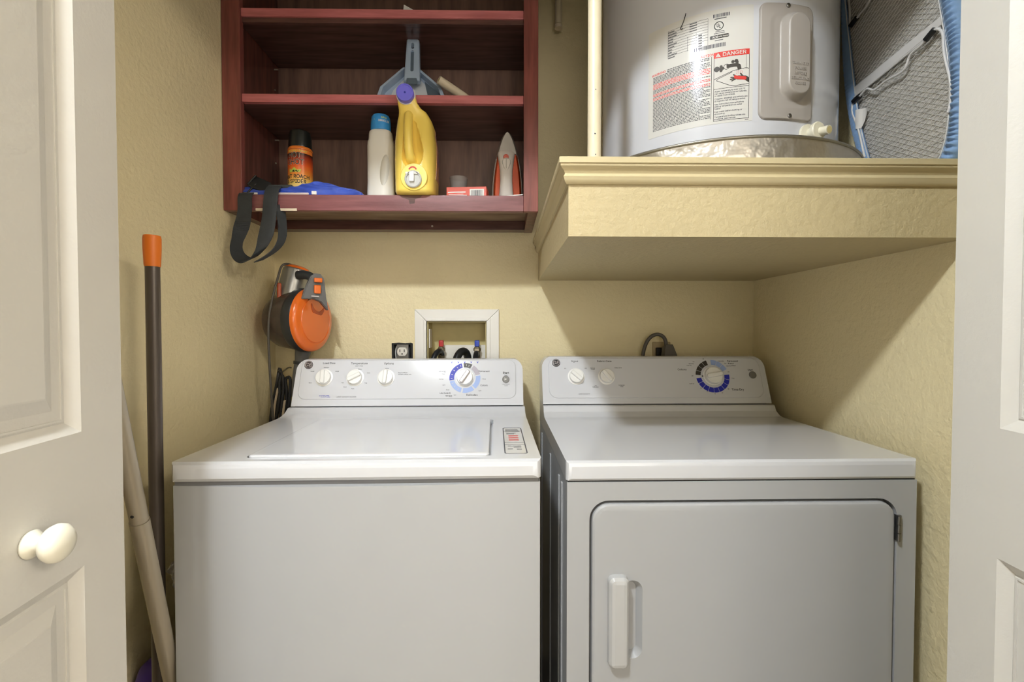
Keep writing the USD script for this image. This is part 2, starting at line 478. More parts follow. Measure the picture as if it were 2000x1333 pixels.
d1, dd, oo = bifold(1, (-0.5025, 0.625), (0.12, -1.0), -1, None)
knob = lathe([(0.001, 0.0), (0.0135, 0.0), (0.0145, 0.003), (0.012, 0.006), (0.0085, 0.009), (0.0085, 0.013), (0.012, 0.0155), (0.017, 0.019), (0.0195, 0.024), (0.0190, 0.029), (0.015, 0.0335), (0.008, 0.036), (0.001, 0.0365)], 36)
inw = -oo
part(d1, 'knob', put(knob, dd * 0.142 + np.array([0, 0, 0.921]) + inw * 0.0005, (0, 0, 1), np.cross(inw, (0, 0, 1))), 'knob_paint', True)
bifold(2, (0.606, 0.625), (-0.12, -1.0), 1, None)

# ---------------------------------------------------------------- the ledge that carries the water heater
LX, LY, LZ0, LZ1 = 0.118, 0.87, 1.333, 1.467
lg = thing('heater_ledge', 'cream textured boxed-in ledge under the water heater, with a moulded upper edge', 'ledge', (LX, LY, LZ0))
part(lg, 'ledge_body', bx(0, XR - LX, 0, YB - LY, 0, LZ1 - LZ0), 'ledge_paint_shaded', False)
prof = [(0, 0.094), (0.004, 0.0945), (0.0075, 0.098), (0.009, 0.103), (0.0105, 0.107), (0.0085, 0.110), (0.0075, 0.113), (0.010, 0.118), (0.0145, 0.122), (0.0165, 0.1245), (0.0165, 0.128), (0.019, 0.129), (0.019, 0.1385), (0.0175, 0.140), (0, 0.140)]
rings = [[(XR - LX, -o, z) for o, z in prof], [(-o, -o, z) for o, z in prof], [(-o, YB - LY, z) for o, z in prof]]
mo = loft(rings)
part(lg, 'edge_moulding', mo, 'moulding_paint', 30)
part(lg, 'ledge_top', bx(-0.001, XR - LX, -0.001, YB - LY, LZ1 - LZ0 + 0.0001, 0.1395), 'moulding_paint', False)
TOPZ = LZ0 + 0.1395

# ---------------------------------------------------------------- appliances: shared builders
def fluted_knob(r, h, ang, bar=0.4):
    """a round control knob with a raised grip across it; drawn on z = 0, axis +z"""
    base = lathe([(0.001, 0), (r * 1.22, 0), (r * 1.22, 0.0012), (r * 1.1, 0.0016), (r * 1.0, 0.0018), (r, h * 0.55), (r * 0.96, h * 0.62), (0.001, h * 0.64)], 40)
    grip = plate(rrect(-r * 0.26, r * 0.26, -r * 0.97, r * 0.97, r * 0.22), h, 0.0025)
    g = tm(grip)
    v = np.array(g.vertices)
    v[:, 0] *= 1 + 0.25 * (1 - v[:, 2] / h)
    g.vertices = v
    g.apply_transform(trimesh.transformations.rotation_matrix(math.radians(ang), (0, 0, 1)))
    return base, g


def console_body(w, zc, yb, zt, yt, yback, rc, front_u, front_v):
    """backsplash: side profile extruded along x, upper corners rounded"""
    prof = Polygon([(yb, zc), (yb + 0.002, zc + 0.006), (yt - 0.004, zt - 0.012), (yt + 0.004, zt - 0.002), (yt + 0.02, zt), (yback, zt - 0.004), (yback, zc)])
    m = man(put(ext(prof, w), (0, 0, 0), (0, 1, 0), (0, 0, 1)))
    m = man(tm(m))
    face = man(put(ext(Polygon(list(sbox(0, zc - 0.1, w, zt - rc).exterior.coords)).union(rrect(0, w, zc + 0.01, zt + 0.0005, rc, 12)), 0.6), (0, 0.9, 0), (1, 0, 0), (0, 0, 1)))
    return m ^ face


def console_frame(zc, yb, zt, yt):
    v = np.array([0, yt - yb, zt - zc])
    return np.array([0, yb, zc]), np.array([1.0, 0, 0]), v / np.linalg.norm(v)


def on(fr, mesh, u, v, lift=0.0):
    o, a, b = fr
    n = np.cross(a, b)
    return put(mesh, o + a * u + b * v + n * lift, a, b)


# ---------------------------------------------------------------- washing machine
W, WD_ = 0.684, 0.69
wm = thing('washing_machine', 'white top-loading washing machine on the left with a closed lid and three small knobs', 'washing machine', (-0.6135, 0.862, 0), 1.2)
arc = [(x, 0.012 - 0.016 * (1 - ((x - W / 2) / (W / 2 - 0.004)) ** 2)) for x in np.linspace(0.004, W - 0.004, 25)]
body = ext(Polygon(arc + [(W - 0.004, 0.64), (0.004, 0.64)]).buffer(0.002), 0.851)
part(wm, 'cabinet_body', shift(body, 0, 0, 0.022), 'enamel_shaded', 40)
part(wm, 'base', bx(0.02, W - 0.02, 0.04, 0.62, 0, 0.022), 'gap_dark', False)
part(wm, 'front_seam', bx(0.006, W - 0.006, 0.010, 0.63, 0.872, 0.884), 'seam_grey', False)
# top panel: lip, well for the lid, rise to the console
ZT = 0.917
prof = Polygon([(0.004, 0.882), (0.0, 0.888), (0.0, 0.905), (0.003, 0.913), (0.011, ZT), (0.435, ZT), (0.458, ZT + 0.002), (0.480, ZT + 0.007), (0.500, ZT + 0.0175), (0.505, ZT + 0.0185), (0.66, ZT + 0.0185), (0.66, 0.882)])
top = man(put(ext(prof, W), (0, 0, 0), (0, 1, 0), (0, 0, 1)))
outl = sbox(0, 0, W, 0.66).buffer(-0.018).buffer(0.018, quad_segs=8)
top = top ^ man(shift(ext(outl, 1.0), 0, 0, 0.2))
LX0, LX1, LY0, LY1 = 0.120, 0.592, 0.034, 0.405
well = plate(rrect(LX0, LX1, LY0, LY1, 0.012), 0.05, 0.001)
top = top - man(shift(well, 0, 0, ZT - 0.012))
part(wm, 'top_panel', top, 'enamel', 25)
lid_o = rrect(LX0 + 0.003, LX1 - 0.007, LY0 + 0.002, LY1 - 0.003, 0.011)
lid = stack([(lid_o, ZT - 0.0115), (lid_o, ZT + 0.0005), (lid_o.buffer(-0.001), ZT + 0.003), (lid_o.buffer(-0.003), ZT + 0.0042), (lid_o.buffer(-0.006), ZT + 0.0045)])
dish = stack([(lid_o.buffer(-0.075), ZT + 0.0010), (lid_o.buffer(-0.012), ZT + 0.0047)])
part(wm, 'lid', lid - dish, 'enamel', 20)
ld = ext(rrect(0, 0.046, 0, 0.245, 0.008).difference(rrect(0.0022, 0.0438, 0.0022, 0.2428, 0.0065)), 0.0004)
lab = []
for y0, x0, x1 in ((0.222, 0.006, 0.036), (0.214, 0.006, 0.038), (0.199, 0.006, 0.04), (0.182, 0.008, 0.03), (0.175, 0.008, 0.026), (0.06, 0.008, 0.036), (0.05, 0.02, 0.036), (0.035, 0.007, 0.018), (0.033, 0.026, 0.036)):
    lab.append(shift(flatbox(x0, x1, y0, y0 + 0.003)))
lab += [shift(flatbox(0.002, 0.044, y, y + 0.0012)) for y in (0.208, 0.092, 0.072)]
SL = (0.615, 0.045, ZT)
ist = part(wm, 'instruction_sticker', [put(ext(rrect(0, 0.046, 0, 0.245, 0.008), 0.0003), SL, (1, 0, 0), (0, 1, 0))], 'sticker', False)
part(ist, 'sticker_border', put(ld, (SL[0], SL[1], ZT + 0.0003), (1, 0, 0), (0, 1, 0)), 'ink_grey', False)
part(ist, 'sticker_print', [put(x, (SL[0], SL[1], ZT + 0.0003), (1, 0, 0), (0, 1, 0)) for x in lab], 'ink_fine', False, kind='stuff')
part(ist, 'sticker_print', [put(flatbox(0.012, 0.034, y, y + 0.008), (SL[0], SL[1], ZT + 0.0003), (1, 0, 0), (0, 1, 0)) for y in (0.112, 0.132, 0.152)], 'ink_faded_red', False)
# console
CZ, CY, CZT, CYT = 0.938, 0.515, 1.073, 0.568
part(wm, 'console_seam', bx(0.01, W - 0.012, 0.524, 0.65, ZT + 0.018, 0.9385), 'gap_dark', False)
con = part(wm, 'console', shift(console_body(W - 0.006, CZ, CY, CZT, CYT, 0.655, 0.034, None, None), 0.003), 'enamel_plastic', 35)
FW = console_frame(CZ, CY, CZT, CYT)
part(con, 'face_panel', on(FW, plate(rrect(0.018, 0.660, 0.020, 0.1405, 0.022), 0.0026, 0.0022), 0, 0), 'enamel_plastic', 40)
LIFT = 0.0027


def ink(parent, fr, items, m='ink_grey', name='lettering', lift=LIFT):
    for a in items:
        part(parent, name, on(fr, text(*a[:2], bold=len(a) > 5 and a[5], anchor=a[4] if len(a) > 4 else 'c'), a[2], a[3], lift), m, False)


for u, v, ang in ((0.0885, 0.0855, 4), (0.180, 0.085, -62), (0.271, 0.085, -4)):
    b, g = fluted_knob(0.0215, 0.020, ang)
    k = part(wm, 'control_knob', on(FW, b, u, v, LIFT), 'knob_plastic', 35)
    part(k, 'knob_grip', on(FW, g, u, v, LIFT), 'knob_plastic', 30)
U, V = 0.5065, 0.0838
dial = part(wm, 'cycle_dial', on(FW, lathe([(0.001, 0), (0.027, 0), (0.027, 0.0016), (0.0245, 0.0018), (0.0235, 0.013), (0.022, 0.0145), (0.001, 0.0145)], 48), U, V, LIFT), 'knob_plastic', 35)
gp = tm(plate(rrect(-0.006, 0.006, -0.022, 0.0225, 0.0055), 0.022, 0.0025))
gp.apply_transform(trimesh.transformations.rotation_matrix(math.radians(-33), (0, 0, 1)))
part(dial, 'knob_grip', on(FW, gp, U, V, LIFT), 'badge_silver', 30, 'silver grip of the cycle dial')
for m, a0, a1 in (('ink_charcoal', 62, 96), ('ink_mauve', 14, 56), ('ink_pale_blue', -47, 9), ('ink_pale_blue', -98, -53), ('ink_pale_blue', -166, -105), ('ink_blue', 103, 190)):
    part(wm, 'dial_band', on(FW, ring_sector(0.0325, 0.0465, a0, a1), U, V, LIFT), m, False)
ticks = []
for a in (73, 84, 110, 126, 145, 165, 183, 205, 222, 240, 262):
    s = flatbox(0.037, 0.0425, -0.0006, 0.0006, 0.0007)
    s.apply_transform(trimesh.transformations.rotation_matrix(math.radians(a), (0, 0, 1)))
    ticks.append(on(FW, s, U, V, LIFT))
part(wm, 'dial_marks', ticks, 'sticker', False)
ink(wm, FW, [('Load Size', 0.0058, 0.0985, 0.131), ('Temperature', 0.0060, 0.188, 0.1300), ('Options', 0.0058, 0.2766, 0.1295), ('Start', 0.0062, 0.6298, 0.0990, 'c', True), ('Whites', 0.0052, 0.4385, 0.1040), ('Permanent', 0.0048, 0.5640, 0.1040, 'c'), ('Colors', 0.0052, 0.5640, 0.0600), ('Delicates', 0.0056, 0.5286, 0.0310), ('Handwash', 0.0048, 0.4490, 0.0370, 'c'), ('Wraps', 0.0048, 0.4600, 0.0290)], 'ink_black')
ink(wm, FW, [('Medium', 0.003, 0.092, 0.1175), ('Small', 0.003, 0.052, 0.1055), ('Large', 0.003, 0.125, 0.1055), ('Mini', 0.003, 0.050, 0.0700), ('wash / rinse', 0.003, 0.188, 0.1220), ('Warm', 0.003, 0.191, 0.1120), ('Cold', 0.003, 0.218, 0.1000), ('Hot', 0.003, 0.145, 0.0700), ('Cool', 0.003, 0.153, 0.0570), ('Auto', 0.003, 0.176, 0.0520), ('Tap', 0.003, 0.213, 0.0690), ('None', 0.003, 0.272, 0.1140), ('Second Rinse', 0.0032, 0.306, 0.1005, 'l'), ('with fabric softener cycle', 0.0024, 0.306, 0.0955, 'l'),
             ('Pause', 0.0026, 0.6298, 0.0915), ('Lock / Unlock', 0.0026, 0.6298, 0.0640), ('Cycle', 0.0026, 0.6298, 0.0590), ('Heavy', 0.0028, 0.4520, 0.1110), ('Soak', 0.0028, 0.4420, 0.0960), ('Normal', 0.0028, 0.4360, 0.0800), ('Light', 0.0028, 0.4440, 0.0620), ('Rinse', 0.0028, 0.4560, 0.0470), ('Spin', 0.0028, 0.4780, 0.0310), ('Heavy', 0.0028, 0.5640, 0.0800), ('Light', 0.0028, 0.5520, 0.0440), ('Off', 0.0028, 0.5060, 0.1240), ('LARGE CAPACITY WASHER', 0.0032, 0.1600, 0.0270, 'c')], 'ink_grey')
ink(wm, FW, [('EXTRACARE', 0.0036, 0.0960, 0.0310), ('3.5 CU FT SUPER', 0.0024, 0.1000, 0.0265)], 'ink_blue')
leds = []
for i in range(5):
    u = 0.466 + i * 0.0195
    leds.append(on(FW, shift(ext(Point(0, 0).buffer(0.0016), 0.0004)), u, 0.1315, LIFT))
    leds.append(on(FW, flatbox(-0.0035, 0.0035, 0.0, 0.0009), u, 0.1352, LIFT))
part(wm, 'indicator_lights', leds, 'ink_blue', False)
part(wm, 'start_button', [on(FW, lathe([(0.001, 0), (0.0108, 0), (0.0108, 0.002), (0.0095, 0.003), (0.001, 0.003)], 30), 0.6296, 0.0783, LIFT)], 'button_grey', 35, 'grey round start button')
part(wm, 'start_button_mark', on(FW, ext(Polygon([(-0.004, -0.004), (0.005, 0.001), (-0.001, 0.002), (-0.003, 0.006)]), 0.0004), 0.629, 0.078, LIFT + 0.003), 'sticker', False)


def badge(parent, fr, u, v, m, r=0.0125, lift=LIFT):
    b = part(parent, 'badge', on(fr, lathe([(0.001, 0), (r, 0), (r, 0.0012), (r * 0.9, 0.002), (0.001, 0.002)], 36), u, v, lift), m, 35)
    part(b, 'monogram', [on(fr, ext(Point(0, 0).buffer(r * 0.86).difference(Point(0, 0).buffer(r * 0.78)), 0.0003), u, v, lift + 0.002), on(fr, text('GE', r * 0.85, -r * 0.02, 0, shear=0.25), u, v, lift + 0.002)], 'badge_silver', False)


badge(wm, FW, 0.0388, 0.1255, 'badge_dark')

# ---------------------------------------------------------------- dryer
DW = 0.702
dr = thing('clothes_dryer', 'white front-loading clothes dryer on the right with a rounded square door', 'dryer', (0.1206, 0.91, 0), 0.4)
fb = bx(0.002, DW - 0.002, 0.002, 0.635, 0.0, 0.8625)
DX0, DX1, DZ0, DZ1 = 0.046, 0.661, 0.14, 0.826
groove = xz(ext(rrect(DX0, DX1, DZ0, DZ1, 0.038), 0.03), 0.022)
fb = fb - man(groove)
side_ribs = []
part(dr, 'cabinet_body', fb, 'enamel_shaded', False)
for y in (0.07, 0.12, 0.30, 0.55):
    part(dr, 'side_rib', rb(-0.001, 0.004, y, y + 0.012, 0.05, 0.84, 0.0018), 'enamel_shaded', 30)
part(dr, 'top_seam', bx(0.004, DW - 0.004, 0.005, 0.630, 0.8620, 0.8660), 'gap_dark', False)
ZD = 0.904
prof = Polygon([(0.003, 0.8655), (0.0, 0.870), (0.0, 0.893), (0.002, 0.900), (0.008, ZD), (0.455, ZD), (0.470, ZD + 0.003), (0.486, ZD + 0.013), (0.494, ZD + 0.027), (0.499, ZD + 0.0295), (0.64, ZD + 0.0295), (0.64, 0.8655)])
top = man(put(ext(prof, DW), (0, 0, 0), (0, 1, 0), (0, 0, 1)))
top = top ^ man(shift(ext(sbox(0, 0, DW, 0.64).buffer(-0.012).buffer(0.012, quad_segs=8), 1.0), 0, 0, 0.2))
part(dr, 'top_panel', top, 'enamel', 25)
do = rrect(DX0 + 0.005, DX1 - 0.004, DZ0 + 0.005, DZ1 - 0.0055, 0.034)
dm = stack([(do, 0.0), (do, 0.014), (do.buffer(-0.0015), 0.0185), (do.buffer(-0.005), 0.021), (do.buffer(-0.011), 0.022)])
door_m = man(xz(dm, 0.0205))
HX0, HX1, HZ0, HZ1 = 0.081, 0.152, 0.500, 0.682
pocket = xz(stack([(rrect(HX0 + 0.03, HX1, HZ0 + 0.012, HZ1 - 0.012, 0.02), 0.016), (rrect(HX0 + 0.036, HX1 - 0.012, HZ0 + 0.022, HZ1 - 0.022, 0.012), 0.0)]), 0.0125)
door_m = door_m - man(pocket)
ddoor = part(dr, 'door', door_m, 'enamel_shaded', 25)
ho = rrect(HX0, HX0 + 0.041, HZ0, HZ1, 0.013)
hd = stack([(ho, 0), (ho.buffer(-0.0015), 0.012), (ho.buffer(-0.006), 0.0175), (ho.buffer(-0.012), 0.019)])
part(ddoor, 'handle', xz(hd, -0.0008), 'handle_plastic', 30)
hg = part(dr, 'hinge', bx(DX1 - 0.003, DX1 + 0.005, -0.003, 0.006, 0.742, 0.793), 'screw_metal', False, 'silver hinge at the right of the dryer door')
for z in (0.747, 0.764, 0.781):
    part(hg, 'hinge_knuckle', rod((DX1 - 0.001, -0.0045, z - 0.005), (DX1 - 0.001, -0.0045, z + 0.011), 0.0032, 12), 'screw_metal')
CZ, CY, CZT, CYT = 0.936, 0.51, 1.078, 0.565
part(dr, 'console_seam', bx(0.01, DW - 0.012, 0.519, 0.63, ZD + 0.029, 0.9365), 'gap_dark', False)
con = part(dr, 'console', console_body(DW, CZ, CY, CZT, CYT, 0.635, 0.036, None, None), 'enamel_plastic', 35)
FD = console_frame(CZ, CY, CZT, CYT)
part(con, 'face_panel', on(FD, plate(rrect(0.020, 0.684, 0.018, 0.1455, 0.026), 0.0026, 0.0022), 0, 0), 'enamel_plastic', 40)
for u, v, ang in ((0.105, 0.0858, 48), (0.199, 0.0856, 38)):
    b, g = fluted_knob(0.0215, 0.020, ang)
    k = part(dr, 'control_knob', on(FD, b, u, v, LIFT), 'knob_plastic', 35)
    part(k, 'knob_grip', on(FD, g, u, v, LIFT), 'knob_plastic', 30)
U, V = 0.531, 0.0862
dial = part(dr, 'timer_dial', on(FD, lathe([(0.001, 0), (0.030, 0), (0.030, 0.0016), (0.0265, 0.0018), (0.0255, 0.013), (0.024, 0.0145), (0.001, 0.0145)], 48), U, V, LIFT), 'knob_plastic', 35)
gp = tm(plate(rrect(-0.0065, 0.0065, -0.025, 0.025, 0.006), 0.022, 0.0025))
gp.apply_transform(trimesh.transformations.rotation_matrix(math.radians(-80), (0, 0, 1)))
part(dial, 'knob_grip', on(FD, gp, U, V, LIFT), 'knob_plastic', 30)
part(dr, 'dial_pointer', on(FD, ext(Polygon([(-0.035, 0.0), (-0.0295, 0.003), (-0.0295, -0.003)]), 0.0006), U, V, LIFT + 0.0002), 'ink_black', False)
for m, a0, a1 in (('ink_charcoal', 104, 176), ('ink_mauve', 24, 90), ('ink_blue', 187, 366)):
    n = {'ink_charcoal': 4, 'ink_mauve': 3, 'ink_blue': 9}[m]
    st = (a1 - a0) / n
    for i in range(n):
        part(dr, 'dial_band', on(FD, ring_sector(0.037, 0.0525, a0 + i * st + 0.8, a0 + (i + 1) * st - 0.8, n=6), U, V, LIFT), 'ink_pale_blue' if m == 'ink_mauve' else m, False)
ink(dr, FD, [('Signal', 0.0056, 0.1029, 0.1350), ('Fabric Care', 0.0062, 0.1960, 0.1350), ('Cottons', 0.0056, 0.4380, 0.1080), ('Permanent', 0.0050, 0.6020, 0.1350, 'c'), ('Press', 0.0050, 0.5950, 0.1270), ('Time Dry', 0.0066, 0.6030, 0.0430), ('Start', 0.0054, 0.6530, 0.1060)], 'ink_black')
ink(dr, FD, [('On', 0.003, 0.072, 0.112), ('Off', 0.003, 0.136, 0.112), ('Cottons', 0.003, 0.158, 0.113), ('Timed', 0.003, 0.158, 0.109), ('Easy Care', 0.0034, 0.238, 0.114), ('Low', 0.003, 0.163, 0.057), ('Delicates', 0.003, 0.163, 0.0525), ('Extra Low', 0.003, 0.244, 0.058), ('Knits', 0.003, 0.244, 0.0535), ('LARGE CAPACITY', 0.003, 0.1271, 0.0307), ('Optional', 0.0026, 0.602, 0.1205),
             ('More Dry', 0.0028, 0.470, 0.1265), ('Dry', 0.0028, 0.478, 0.133), ('Less Dry', 0.0028, 0.462, 0.121), ('Off', 0.0028, 0.510, 0.1420), ('More Dry', 0.0028, 0.566, 0.1350), ('Dry', 0.0028, 0.578, 0.1270), ('Less Dry', 0.0028, 0.587, 0.1190), ('Off', 0.0028, 0.583, 0.0995), ('Off', 0.0028, 0.468, 0.0870), ('Fluff 20', 0.0028, 0.462, 0.0620), ('60', 0.0028, 0.489, 0.0480), ('50', 0.0028, 0.507, 0.0370), ('40', 0.0028, 0.530, 0.0300), ('30', 0.0028, 0.553, 0.0330), ('20', 0.0028, 0.574, 0.0450), ('Cool', 0.0028, 0.594, 0.0790)], 'ink_grey')
part(dr, 'start_button', on(FD, lathe([(0.001, 0), (0.0115, 0), (0.0115, 0.002), (0.010, 0.003), (0.001, 0.003)], 30), 0.6575, 0.0895, LIFT), 'button_grey', 35, 'grey round start button')
badge(dr, FD, 0.0445, 0.1300, 'badge_black', 0.0125)

# ---------------------------------------------------------------- water heater in its pan, on the ledge
TC, TR, TB = (0.545, 1.25), 0.28, TOPZ + 0.006
pn = thing('drain_pan', 'crumpled grey metal drain pan with a rolled rim under the water heater', 'drain pan', (0.528, 1.243, TOPZ))
PR, PH = 0.335, 0.062
ang = np.linspace(0, 2 * PI, 160, endpoint=False)
rings = []
for r, z in ((0.001, 0.0005), (0.30, 0.0005), (0.325, 0.001), (PR - 0.003, 0.008), (PR, 0.02), (PR, 0.034), (PR, 0.048), (PR, PH - 0.003), (PR - 0.0012, PH - 0.003), (PR - 0.0012, 0.03), (PR - 0.004, 0.012), (0.32, 0.0035), (0.001, 0.0035)):
    k = 0.007 * math.sin(PI * min(1, max(0, z / PH))) if r > 0.31 else 0
    rr = r + k * (fbm(np.c_[np.cos(ang) * 5, np.sin(ang) * 5, np.full(160, z * 30)], 3, 5) - 0.62)
    rings.append(np.c_[rr * np.cos(ang), rr * np.sin(ang), np.full(160, z)])
part(pn, 'pan_wall', loft(rings), 'pan_metal', 50)
a = np.linspace(0, 2 * PI, 129)
rim = tube(np.c_[PR * np.cos(a), PR * np.sin(a), np.full(129, PH)], 0.0032, 8)
part(pn, 'rolled_rim', rim, 'rim_metal', 50)

wh = thing('water_heater', 'pale grey electric water heater with a warning sticker and a beige access cover', 'water heater', (TC[0], TC[1], TB))
TH = 0.92
part(wh, 'tank', lathe([(0.001, 0), (TR - 0.004, 0), (TR, 0.006), (TR, 0.02), (TR, 0.2), (TR, 0.4), (TR, 0.6), (TR, TH - 0.01), (TR - 0.01, TH), (0.05, TH + 0.015), (0.001, TH + 0.016)], 128), 'tank_paint', 30)


def wrap(mesh, lift=0.0):
    """mesh drawn on the unrolled jacket (x = arc length from the side facing -y, y = height in the room, z outwards)"""
    t = tm(mesh).copy()
    v = np.array(t.vertices)
    th = v[:, 0] / TR - PI / 2
    r = TR + v[:, 2] + lift
    t.vertices = np.c_[r * np.cos(th), r * np.sin(th), v[:, 1] - TB]
    return t


def curved_plate(poly, d, b=0.0008, edge=0.006):
    """thin sheet with enough vertices to follow the jacket"""
    x0, y0, x1, y1 = poly.bounds
    ms = []
    for x in np.arange(x0, x1, edge):
        s = poly.intersection(sbox(x, y0, min(x + edge, x1), y1))
        if s.area > 1e-9:
            ms.append(ext(s, d))
    return cat_(ms)


st = part(wh, 'warning_sticker', wrap(curved_plate(rrect(-0.250, -0.034, 1.592, 1.828, 0.003), 0.0004)), 'sticker', False)
L1 = 0.0004
fine, red, tab, dark = [], [], [], []
# left column of fine print: word-sized strokes in justified lines
xl, xr = -0.2378, -0.1160
z, line = 1.7235, 0
while z > 1.6035:
    isred = line in (5, 6, 7, 8, 12, 13, 15, 16)
    short = {0: 0.3, 4: 0.12, 9: 0.55, 11: 0.3, 14: 0.5, 18: 0.2, 21: 0.12, 24: 0.4, 26: 0.1, 30: 0.25, 35: 0.3}.get(line, 0.0)
    x, end = xl, xr - short * (xr - xl) * 0.5
    while x < end - 0.001:
        w = float(RNG.uniform(0.0018, 0.0068))
        (red if isred else fine).append(flatbox(x, min(x + w, end), z, z + 0.0017, 0.0002))
        x += w + 0.0009
    z -= 0.0031
    line += 1
for z in (1.730, 1.7265):
    x = -0.205
    while x < -0.120:
        w = float(RNG.uniform(0.003, 0.007))
        fine.append(flatbox(x, min(x + w, -0.118), z, z + 0.0019, 0.0002))
        x += w + 0.001
# rating table
for i in range(11):
    z = 1.813 - i * 0.0055
    tab.append(curved_plate(sbox(-0.2035, z, -0.1215 if i not in (9, 10) else -0.16, z + 0.0006), 0.0002))
    fine.append(flatbox(-0.2035, -0.2035 + float(RNG.uniform(0.008, 0.02)), z - 0.0042, z - 0.0018, 0.0002))
    if i > 4:
        fine.append(flatbox(-0.140, -0.133, z - 0.0042, z - 0.0016, 0.0002))
for x, z0, z1 in ((-0.2035, 1.757, 1.813), (-0.162, 1.757, 1.787), (-0.1445, 1.757, 1.790), (-0.1215, 1.757, 1.813)):
    tab.append(flatbox(x, x + 0.0006, z0, z1, 0.0002))
for i in range(4):
    fine.append(flatbox(-0.158, -0.158 + 0.015, 1.8105 - i * 0.005, 1.8125 - i * 0.005, 0.0002))
# bar codes
for x0, x1, z0, z1 in ((-0.1115, -0.080, 1.8115, 1.8185), (-0.148, -0.0865, 1.7500, 1.7580)):
    x = x0
    while x < x1:
        w = float(RNG.choice([0.0007, 0.0011, 0.0018]))
        dark.append(flatbox(x, x + w, z0, z1, 0.0002))
        x += w + float(RNG.choice([0.0007, 0.0011]))
fine += [curved_plate(sbox(a, c, b, d), 0.0002) for a, b, c, d in ((-0.109, -0.086, 1.8075, 1.8095), (-0.107, -0.090, 1.7815, 1.7828), (-0.110, -0.089, 1.778, 1.7793), (-0.108, -0.092, 1.7635, 1.765), (-0.049, -0.042, 1.5945, 1.5958))]
part(st, 'fine_print', [wrap(m, L1) for m in fine], 'ink_fine', False, kind='stuff')
part(st, 'fine_print', [wrap(m, L1) for m in red], 'ink_faded_red', False, label='faded red lines of fine print', kind='stuff')
part(st, 'rating_table', [wrap(m, L1) for m in tab], 'ink_fine', False, kind='stuff')
part(st, 'bar_code', [wrap(m, L1) for m in dark], 'ink_grey', False, kind='stuff')
part(st, 'caution_word', wrap(text('CAUTION', 0.0048, -0.1245, 1.7365, bold=True, depth=0.0002), L1), 'ink_faded_red', False)
part(st, 'caution_word', wrap(text('WARNING', 0.0048, -0.2245, 1.7300, bold=True, depth=0.0002), L1), 'ink_faded_red', False)
part(st, 'frame_line', [wrap(m, L1) for m in (flatbox(-0.1143, -0.1135, 1.603, 1.733, 0.0002),)], 'ink_black', False)
part(st, 'certification_mark', [wrap(ext(Point(-0.1005, 1.7935).buffer(0.0092).difference(Point(-0.1005, 1.7935).buffer(0.0076)), 0.0002), L1), wrap(text('U', 0.0068, -0.1025, 1.7950, bold=True, depth=0.0002, sx=0.75), L1), wrap(text('L', 0.0068, -0.0980, 1.7922, bold=True, depth=0.0002, sx=0.75), L1)], 'ink_black', False)
pl = part(st, 'logo_strip', wrap(curved_plate(rrect(-0.1175, -0.0812, 1.7680, 1.7752, 0.0024), 0.0002), L1), 'ink_charcoal', False)
part(st, 'logo_strip_word', wrap(text('ACE', 0.0040, -0.1075, 1.7716, bold=True, depth=0.0002), L1 + 0.0002), 'sticker', False)
part(st, 'logo_strip_word', wrap(text('water heater', 0.0026, -0.0922, 1.7716, depth=0.0002, bold=True), L1 + 0.0002), 'sticker', False)
# danger panel
bx0, bx1, bz0, bz1 = -0.1097, -0.0412, 1.5975, 1.7392
part(st, 'danger_band', wrap(curved_plate(sbox(bx0, 1.7275, bx1, bz1), 0.0002), L1), 'ink_red', False, 'red band reading DANGER')
part(st, 'danger_word', wrap(text('DANGER', 0.0072, -0.0700, 1.7334, bold=True, depth=0.0002, sx=1.12), L1 + 0.0002), 'sticker', False)
part(st, 'warning_triangle', [wrap(ext(Polygon([(-0.1065, 1.7296), (-0.0965, 1.7296), (-0.1015, 1.7376)]), 0.0002), L1 + 0.0002)], 'sticker', False)
part(st, 'warning_triangle_mark', wrap(text('!', 0.0042, -0.1015, 1.7325, bold=True, depth=0.0002), L1 + 0.0004), 'ink_red', False)
bl = 0.0008
part(st, 'frame_line', [wrap(m, L1) for m in (curved_plate(sbox(bx0, bz0, bx1, bz0 + bl), 0.0002), flatbox(bx0, bx0 + bl, bz0, 1.728, 0.0002), flatbox(bx1 - bl, bx1, bz0, 1.728, 0.0002), curved_plate(sbox(bx0, 1.6632, bx1, 1.6632 + bl), 0.0002), flatbox(-0.0475, -0.0469, 1.699, 1.7275, 0.0002))], 'ink_black', False)


def stroke(pts, w=0.0009):
    from shapely.geometry import LineString
    return wrap(curved_plate(LineString(pts).buffer(w / 2, cap_style=2), 0.0002), L1)


part(st, 'basin_line', [stroke([(-0.1092, 1.684), (-0.072, 1.697), (-0.047, 1.7005), (-0.0415, 1.6985)]), stroke([(-0.074, 1.6945), (-0.103, 1.6835), (-0.104, 1.681), (-0.080, 1.6685), (-0.069, 1.6665)]), stroke([(-0.069, 1.666), (-0.0415, 1.668)])], 'ink_black', False)
blob = lambda x, y, r: Point(x, y).buffer(r)
from shapely.ops import unary_union
from shapely.geometry import LineString
tap = unary_union([LineString([(-0.085, 1.7075), (-0.066, 1.7085), (-0.0615, 1.706), (-0.060, 1.698)]).buffer(0.0036, cap_style=2), blob(-0.0665, 1.7165, 0.0036), blob(-0.073, 1.7155, 0.0032), blob(-0.0645, 1.7135, 0.0026)])
part(st, 'tap_drawing', wrap(curved_plate(tap, 0.0002), L1), 'ink_charcoal', False, 'printed drawing of a dark tap')
part(st, 'tap_drawing', wrap(curved_plate(blob(-0.085, 1.7070, 0.0058).difference(blob(-0.085, 1.7070, 0.0048)), 0.0002), L1), 'ink_charcoal', False)
